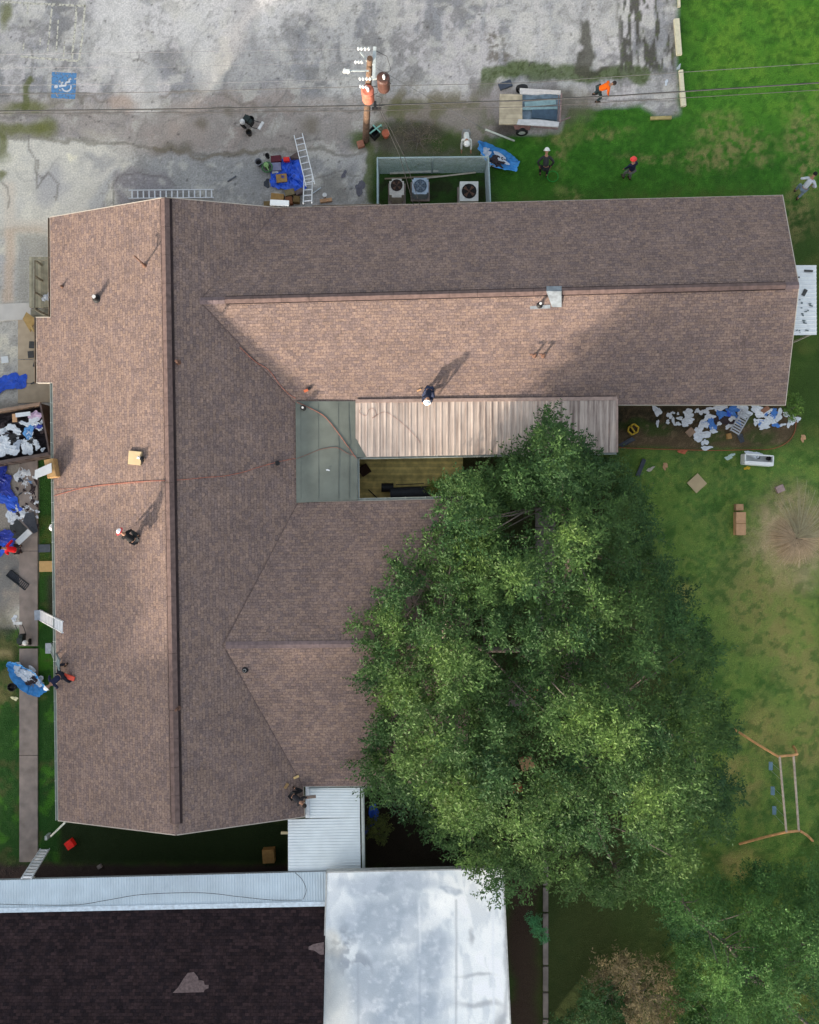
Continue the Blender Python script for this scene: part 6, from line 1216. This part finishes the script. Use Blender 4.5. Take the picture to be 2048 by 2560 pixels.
# ---- swing set
sw = empty('swing_set', W(1960, 1990), 'rusty metal swing frame with three blue swings on the lawn', 'swing set'); sp = mat('rusty_swing_pipe', (214, 160, 108), .7, vary=.3, nscale=4)
A1, A2, B1, B2 = W(1949, 1890, 1.9), W(1984, 1888, 1.9), W(1966, 2080, 1.9), W(1997, 2077, 1.9)
for a, b in ((A1, B1), (A2, B2)):
    mb = MB(); mb.tube([a, b], .055, 8); par(mb.build('top_bar', mat('grey_swing_pipe', (190, 174, 156), .6, vary=.25)), sw)
for pts in ([W(1995, 1884, 1.9), W(1984, 1888, 1.9), W(1945, 1891, 1.9), W(1890, 1858, 1.0), W(1836, 1823, 0)], [W(1992, 1887, 1.9), W(1990, 1876, 1.0), W(1984, 1866, 0)], [W(1849, 2110, 0), W(1915, 2092, 1.1), W(1966, 2080, 1.9), W(2000, 2077, 1.9)], [W(2000, 2077, 1.9), W(2018, 2088, .9), W(2032, 2102, 0)]):
    mb = MB(); mb.tube(pts, .06, 8); par(mb.build('leg', sp), sw)
seatm = mat('blue_seat', (112, 142, 160), .5)
for y in (1915, 1977, 2026):
    c = W(1927+(y-1915)*.08, y, .55); mb = MB(); mb.box(c, (.2, .42, .05)); s_ = par(mb.build('swing_seat', seatm, bevel=.02), sw)
    top = A1.lerp(B1, (y-1890)/190)
    mb = MB(); mb.tube([c+Vector((0, .2, 0)), Vector((top.x, c.y+.2, 1.9))], .006, 5); k = mb.build('chain', galv); k.parent = s_; mb = MB(); mb.tube([c-Vector((0, .2, 0)), Vector((top.x, c.y-.2, 1.9))], .006, 5); k = mb.build('chain', galv); k.parent = s_
# ---- compressors on wheels
def compressor(px, py, rz, label):
    r = empty('air_compressor', W(px, py), label, 'compressor'); R = lambda x, y, z: (x, y, z); o_ = []
    mb = MB(); mb.tube([R(-.25, .02, .35), R(.2, .02, .35)], .13, 14); o_.append(mb.build('air_tank', blackp)); mb = MB(); mb.box(R(-.1, .05, .55), (.28, .26, .22)); mb.box(R(.1, .02, .52), (.18, .2, .2)); o_.append(mb.build('engine', mat('engine_green_black', (36, 48, 46), .5)))
    mb = MB(); mb.lathe(R(-.2, -.2, .5), [(.12, 0), (.13, .12), (.08, .2)], 14); o_.append(mb.build('air_filter', whitep))
    for y in (-.16, .2):
        mb = MB(); mb.tube([R(.15, y, .4), R(.5, y, .6), R(.78, y, .85)], .018, 6); o_.append(mb.build('handle_bar', blackp))
    mb = MB(); mb.box(R(.8, .02, .87), (.13, .42, .05)); o_.append(mb.build('grip', whitep))
    for y in (-.24, .27):
        mb = MB(); mb.tube([R(-.22, y-.035, .16), R(-.22, y+.035, .16)], .16, 16); o_.append(mb.build('wheel', mat('tyre', (26, 26, 28), .8)))
    for q in o_: q.parent = r
    r.rotation_euler = (0, 0, rz); return r
compressor(626, 315, -.55, 'black compressor with white handle grip alone on the open lot'); compressor(67, 1592, 1.57, 'black compressor with white grip standing on the west sidewalk')
bucket(627, 298, .16, .3, blackp, 'black tub behind the compressor on the open lot', handle=False, cat='tub'); bucket(622, 330, .14, .25, mat('brown_black', (60, 54, 46), .6), 'dark tub in front of the compressor on the open lot', handle=False, cat='tub')
plank(569, 454, 591, 440, .06, .04, mat('slate_stick', (104, 108, 114), .8), 'thin dark stick on the lot left of the tarp', 'stick', .03, 'stick')
# ================================================================== PEOPLE
def ik(a, b, l1, l2, pole):
    d = b-a; L = min(d.length, (l1+l2)*.995); d = d.normalized(); b = a+d*L
    x = (l1*l1-l2*l2+L*L)/(2*L); h = math.sqrt(max(0, l1*l1-x*x)); p = Vector(pole); p = (p-d*p.dot(d)); p = p.normalized() if p.length > 1e-4 else Vector((0, 0, 1))
    return a+d*x+p*h, b
def skin_obj(name, verts, edges, radii, m, parent, root=0, sub=1):
    me = bpy.data.meshes.new(name); me.from_pydata([tuple(v) for v in verts], edges, []); me.materials.append(m)
    o = bpy.data.objects.new(name, me); COL.objects.link(o); o.parent = parent
    md = o.modifiers.new('skin', 'SKIN'); md.use_smooth_shade = True
    if not me.skin_vertices: 
        bm = bmesh.new(); bm.from_mesh(me); bm.verts.layers.skin.verify(); bm.to_mesh(me); bm.free()
    sv_ = me.skin_vertices[0].data
    for i, r in enumerate(radii): sv_[i].radius = (r, r) if not isinstance(r, tuple) else r; sv_[i].use_root = (i == root)
    s_ = o.modifiers.new('sub', 'SUBSURF'); s_.levels = sub; s_.render_levels = sub; return o
def person(loc, az, label, hip_h=.95, lean=.3, hands=((-.3, .3, .5), (.3, .3, .5)), feet=((-.13, 0, 0), (.13, 0, 0)), shirt=(30, 30, 36), pants=(40, 42, 50), hat=None, hair=(30, 26, 24), skin=(176, 130, 104), head_pitch=.3, vest=None, brim=None, sleeves=True, hood=False, side=0.0, slope=None):
    """local frame: +y forward, +x right; az = heading measured from +x of the world"""
    root = empty('person', loc, label, 'person', rz=az-math.pi/2); sk = mat('skin_%d' % skin[0], skin, .6)
    Z = Vector; hip = Z((0, 0, hip_h)); td = Z((side, math.sin(lean), math.cos(lean))).normalized()
    waist = hip+td*.16; chest = hip+td*.36; neckb = hip+td*.52; hd = Z((side*.5, math.sin(lean*.6+head_pitch), math.cos(lean*.6+head_pitch))).normalized(); neck = neckb+hd*.09; head = neck+hd*.14
    fw = Z((0, math.cos(lean), -math.sin(lean))); sL = neckb-td*.05+Z((-.19, 0, 0)); sR = neckb-td*.05+Z((.19, 0, 0)); hL = hip+Z((-.1, 0, -.04)); hR = hip+Z((.1, 0, -.04))
    hands = [Z(h) for h in hands]; feet = [Z(f)+Z((0, 0, .08)) for f in feet]
    eL, wL = ik(sL, hands[0], .29, .27, (-1, -.6, -.3)); eR, wR = ik(sR, hands[1], .29, .27, (1, -.6, -.3)); kL, aL = ik(hL, feet[0], .43, .42, (-.25, 1, .2)); kR, aR = ik(hR, feet[1], .43, .42, (.25, 1, .2))
    tL, tR = aL+Z((0, .15, -.05)), aR+Z((0, .15, -.05))
    v = [hip, waist, chest, neckb, neck, head, sL, eL, wL, sR, eR, wR, hL, kL, aL, tL, hR, kR, aR, tR, head+hd*.07]
    e = [(0, 1), (1, 2), (2, 3), (3, 4), (4, 5), (5, 20), (3, 6), (6, 7), (7, 8), (3, 9), (9, 10), (10, 11), (0, 12), (12, 13), (13, 14), (14, 15), (0, 16), (16, 17), (17, 18), (18, 19)]
    r = [.125, .11, .125, .07, .052, .088, .055, .042, .03, .055, .042, .03, .085, .058, .042, .035, .085, .058, .042, .035, .07]
    for wi, ei, sg in ((8, 7, -1), (11, 10, 1)):        # palm, thumb and four fingers
        d = (v[wi]-v[ei]).normalized(); sd_ = d.cross(Z((0, 0, 1))); sd_ = sd_.normalized() if sd_.length > .1 else Z((1, 0, 0)); pm = v[wi]+d*.07; k = len(v); v.append(pm); r.append(.03); e.append((wi, k))
        for q, (off_, ln) in enumerate(((-.03, .06), (-.01, .075), (.01, .07), (.028, .055))):
            a = pm+sd_*off_+d*.03; b = a+d*ln*.6+Z((0, 0, -.012)); c = b+d*ln*.35+Z((0, 0, -.025)); j = len(v); v += [a, b, c]; r += [.0095, .0088, .008]; e += [(k, j), (j, j+1), (j+1, j+2)]
        j = len(v); v += [v[wi]+d*.03-sd_*sg*.035, v[wi]+d*.07-sd_*sg*.055]; r += [.011, .009]; e += [(wi, j), (j, j+1)]
    skin_obj('body', v, e, r, sk, root)
    sm_ = mat('cloth_%d_%d_%d' % shirt, shirt, .85, vary=.12, nscale=8); pm_ = mat('cloth_%d_%d_%d' % pants, pants, .85, vary=.12, nscale=8)
    if vest: sm2 = mat('cloth_%d_%d_%d' % vest, vest, .8, vary=.08, nscale=8, k=.95)
    ws = [hip+td*.02, waist, chest, neckb, sL, sL.lerp(eL, .5), eL, eL.lerp(wL, .9), sR, sR.lerp(eR, .5), eR, eR.lerp(wR, .9)]
    skin_obj('jacket', ws, [(0, 1), (1, 2), (2, 3), (3, 4), (4, 5), (5, 6), (6, 7), (3, 8), (8, 9), (9, 10), (10, 11)], [.158, .15, .165, .088, .078, .066, .058, .048, .078, .066, .058, .048], vest and sm2 or sm_, root)
    skin_obj('trousers', [hip+td*.04, hL, hL.lerp(kL, .5), kL, kL.lerp(aL, .9), hR, hR.lerp(kR, .5), kR, kR.lerp(aR, .9)], [(0, 1), (1, 2), (2, 3), (3, 4), (0, 5), (5, 6), (6, 7), (7, 8)], [.148, .108, .09, .074, .062, .108, .09, .074, .062], pm_, root)
    for a_, t_ in ((aL, tL), (aR, tR)):
        mb = MB(); f = (t_-a_).normalized(); mb.tube([a_+Z((0, -.07, -.03)), a_+Z((0, .0, -.02)), t_, t_+f*.06], [.045, .05, .045, .03], 8); o = mb.build('boot', mat('boot_brown', (58, 44, 34), .8), smooth=True); o.parent = root
    q = hd.to_track_quat('Z', 'Y').to_matrix().to_4x4(); ff = (fw-hd*fw.dot(hd)).normalized()
    for nm, pos, rr_, mm in (('nose', head+ff*.1-hd*.0, .016, sk), ('ear', head+Z((-.088, 0, 0)), .02, sk), ('ear', head+Z((.088, 0, 0)), .02, sk), ('eye', head+ff*.084+hd*.03+Z((-.032, 0, 0)), .011, blackp), ('eye', head+ff*.084+hd*.03+Z((.032, 0, 0)), .011, blackp), ('mouth', head+ff*.086-hd*.045, .014, darkr)):
        mb = MB(); mb.lathe(pos, [(rr_*.5, -rr_), (rr_, 0), (rr_*.5, rr_)], 8); o = mb.build(nm, mm); o.parent = root
    def dome(nm, rad, m, lift=.0, flat=1.0, low=-.25, br=None):
        mb = MB(); prof = [(rad*math.cos(t), rad*math.sin(t)*flat) for t in [low+(1.5-low)*i/7 for i in range(8)]]
        if br: prof = [(br, prof[0][1]-.005), (br, prof[0][1]+.008)]+prof
        mb.lathe((0, 0, 0), prof, 18)
        for i in range(len(mb.v)): mb.v[i] = head+hd*(.045+lift)+(q.to_3x3() @ mb.v[i])
        o = mb.build(nm, m, smooth=False); o.parent = root; return o
    if hat: dome('hard_hat' if not hood else 'cap', .128, mat('hat_%d_%d_%d' % hat, hat, .4, vary=.05, k=.95), .01, 1.0, -.1, .165 if not brim else None)
    else: dome('hair', .105, mat('hair_%d' % hair[0], hair, .8), -.005, 1.05, -.5)
    if brim: mb = MB(); mb.lathe((0, 0, 0), [(.12, 0), (.2, -.012), (.2, .0), (.12, .015)], 20); mb.v = [head+hd*.05+(q.to_3x3() @ p) for p in mb.v]; o = mb.build('hat_brim', mat('hat_%d_%d_%d' % brim, brim, .5)); o.parent = root
    return root
def gp(px, py, z=0): return W(px, py, z)
D = math.pi/180
# ground workers
person(gp(1163, 352), -90*D, 'person in a white hooded top bending over at the chain link fence', .85, 1.15, ((-.25, .75, .55), (.22, .72, .55)), ((-.16, -.05, 0), (.16, .1, 0)), (226, 228, 220), (150, 150, 146), hat=(232, 232, 226), hood=True, brim=None)
person(gp(1487, 246), 5*D, 'person in a bright orange hooded top bending beyond the trailer', .88, 1.0, ((-.22, .62, .5), (.2, .55, .45)), ((-.2, -.05, 0), (.2, .05, 0)), (250, 104, 20), (60, 76, 76), vest=(255, 104, 10), hair=(50, 40, 36))
person(gp(1358, 436), 90*D, 'person with white cap and sleeves bending over beside the green hoop', .75, 1.15, ((-.28, .15, .6), (.28, .15, .6)), ((-.16, 0, 0), (.16, -.1, 0)), (54, 56, 56), (34, 36, 36), hat=(226, 228, 220), hood=True)
person(gp(1566, 446), 115*D, 'person in a red cap and navy shirt standing alone on the grass', .93, .25, ((-.25, .25, .8), (.25, .2, .85)), ((-.13, .1, 0), (.13, -.1, 0)), (26, 32, 62), (116, 116, 112), hat=(226, 70, 66), hood=True)
person(gp(1990, 488), 60*D, 'person with dark hair and grey hooded top at the far right', .8, .85, ((-.3, .35, .9), (.25, .3, .85)), ((-.16, .15, 0), (.14, -.15, 0)), (206, 210, 216), (124, 140, 150), hair=(22, 20, 22))
person(gp(62, 1374), 168*D, 'person in a red shirt bending to carry the white board', .72, 1.1, ((-.15, .6, .5), (.32, .5, .6)), ((-.16, .12, 0), (.16, .2, 0)), (206, 18, 30), (56, 40, 44), vest=(214, 14, 26), hair=(24, 20, 20))
# roofers: placed with their feet on the slope under them
def roofer(px, py, az, label, **k):
    p = hit(px, py); root = person(p, az*D, label, **k); return root
roofer(346, 1350, 140, 'roofer in black with a white and red hat crouching on the west slope', hip_h=.5, lean=.95, hands=((-.2, .55, .15), (.2, .5, .15)), feet=((-.16, -.02, -.02), (.16, .1, -.02)), shirt=(20, 22, 26), pants=(44, 46, 48), hat=(244, 240, 240), brim=(214, 70, 74))
roofer(1073, 978, -100, 'roofer in navy with a white hard hat kneeling at the edge of the pink canopy', hip_h=.55, lean=1.05, hands=((-.1, .75, -.05), (.2, .7, -.05)), feet=((-.17, -.1, 0), (.17, -.05, 0)), shirt=(20, 30, 56), pants=(46, 56, 84), hat=(240, 244, 246))
roofer(160, 1684, 225, 'roofer in navy with a white hat reaching head first over the west eave', hip_h=.35, lean=1.35, hands=((-.25, .75, .0), (.3, .6, .0)), feet=((-.35, -.35, .02), (.2, -.45, .02)), shirt=(26, 34, 66), pants=(22, 26, 40), hat=(244, 246, 248))
o = MB(); b0 = hit(174, 1690, .05); o.beam(b0+Vector((-.25, .06, .05)), b0+Vector((.28, -.12, .05)), .2, .1); tag(o.build('orange_tool', mat('orange_red', (226, 84, 62), .5)), 'orange red tool beside the roofer at the west eave', 'tool')
roofer(735, 1980, -30, 'roofer in dark clothes kneeling at the corner of the breezeway roof', hip_h=.42, lean=1.1, hands=((-.1, .65, .1), (.15, .6, .1)), feet=((-.2, -.1, 0), (.16, -.05, 0)), shirt=(44, 42, 46), pants=(26, 26, 30), hair=(48, 40, 36))
o = MB(); o.beam(W(752, 1995, 3.0), W(790, 1991, 2.95), .14, .04); tag(o.build('brown_plank', mat('brown_plank', (138, 122, 112), .85)), 'brown plank reaching over the breezeway roof from the kneeling roofer', 'plank')
person(Vector((-17.0, -.75, 0)), 180*D, 'person with a white hat on the ground beneath the west eave', .93, .05, ((-.2, .2, .9), (.2, .2, .9)), ((-.13, .05, 0), (.13, 0, 0)), (196, 190, 170), (80, 80, 84), hat=(244, 246, 246))
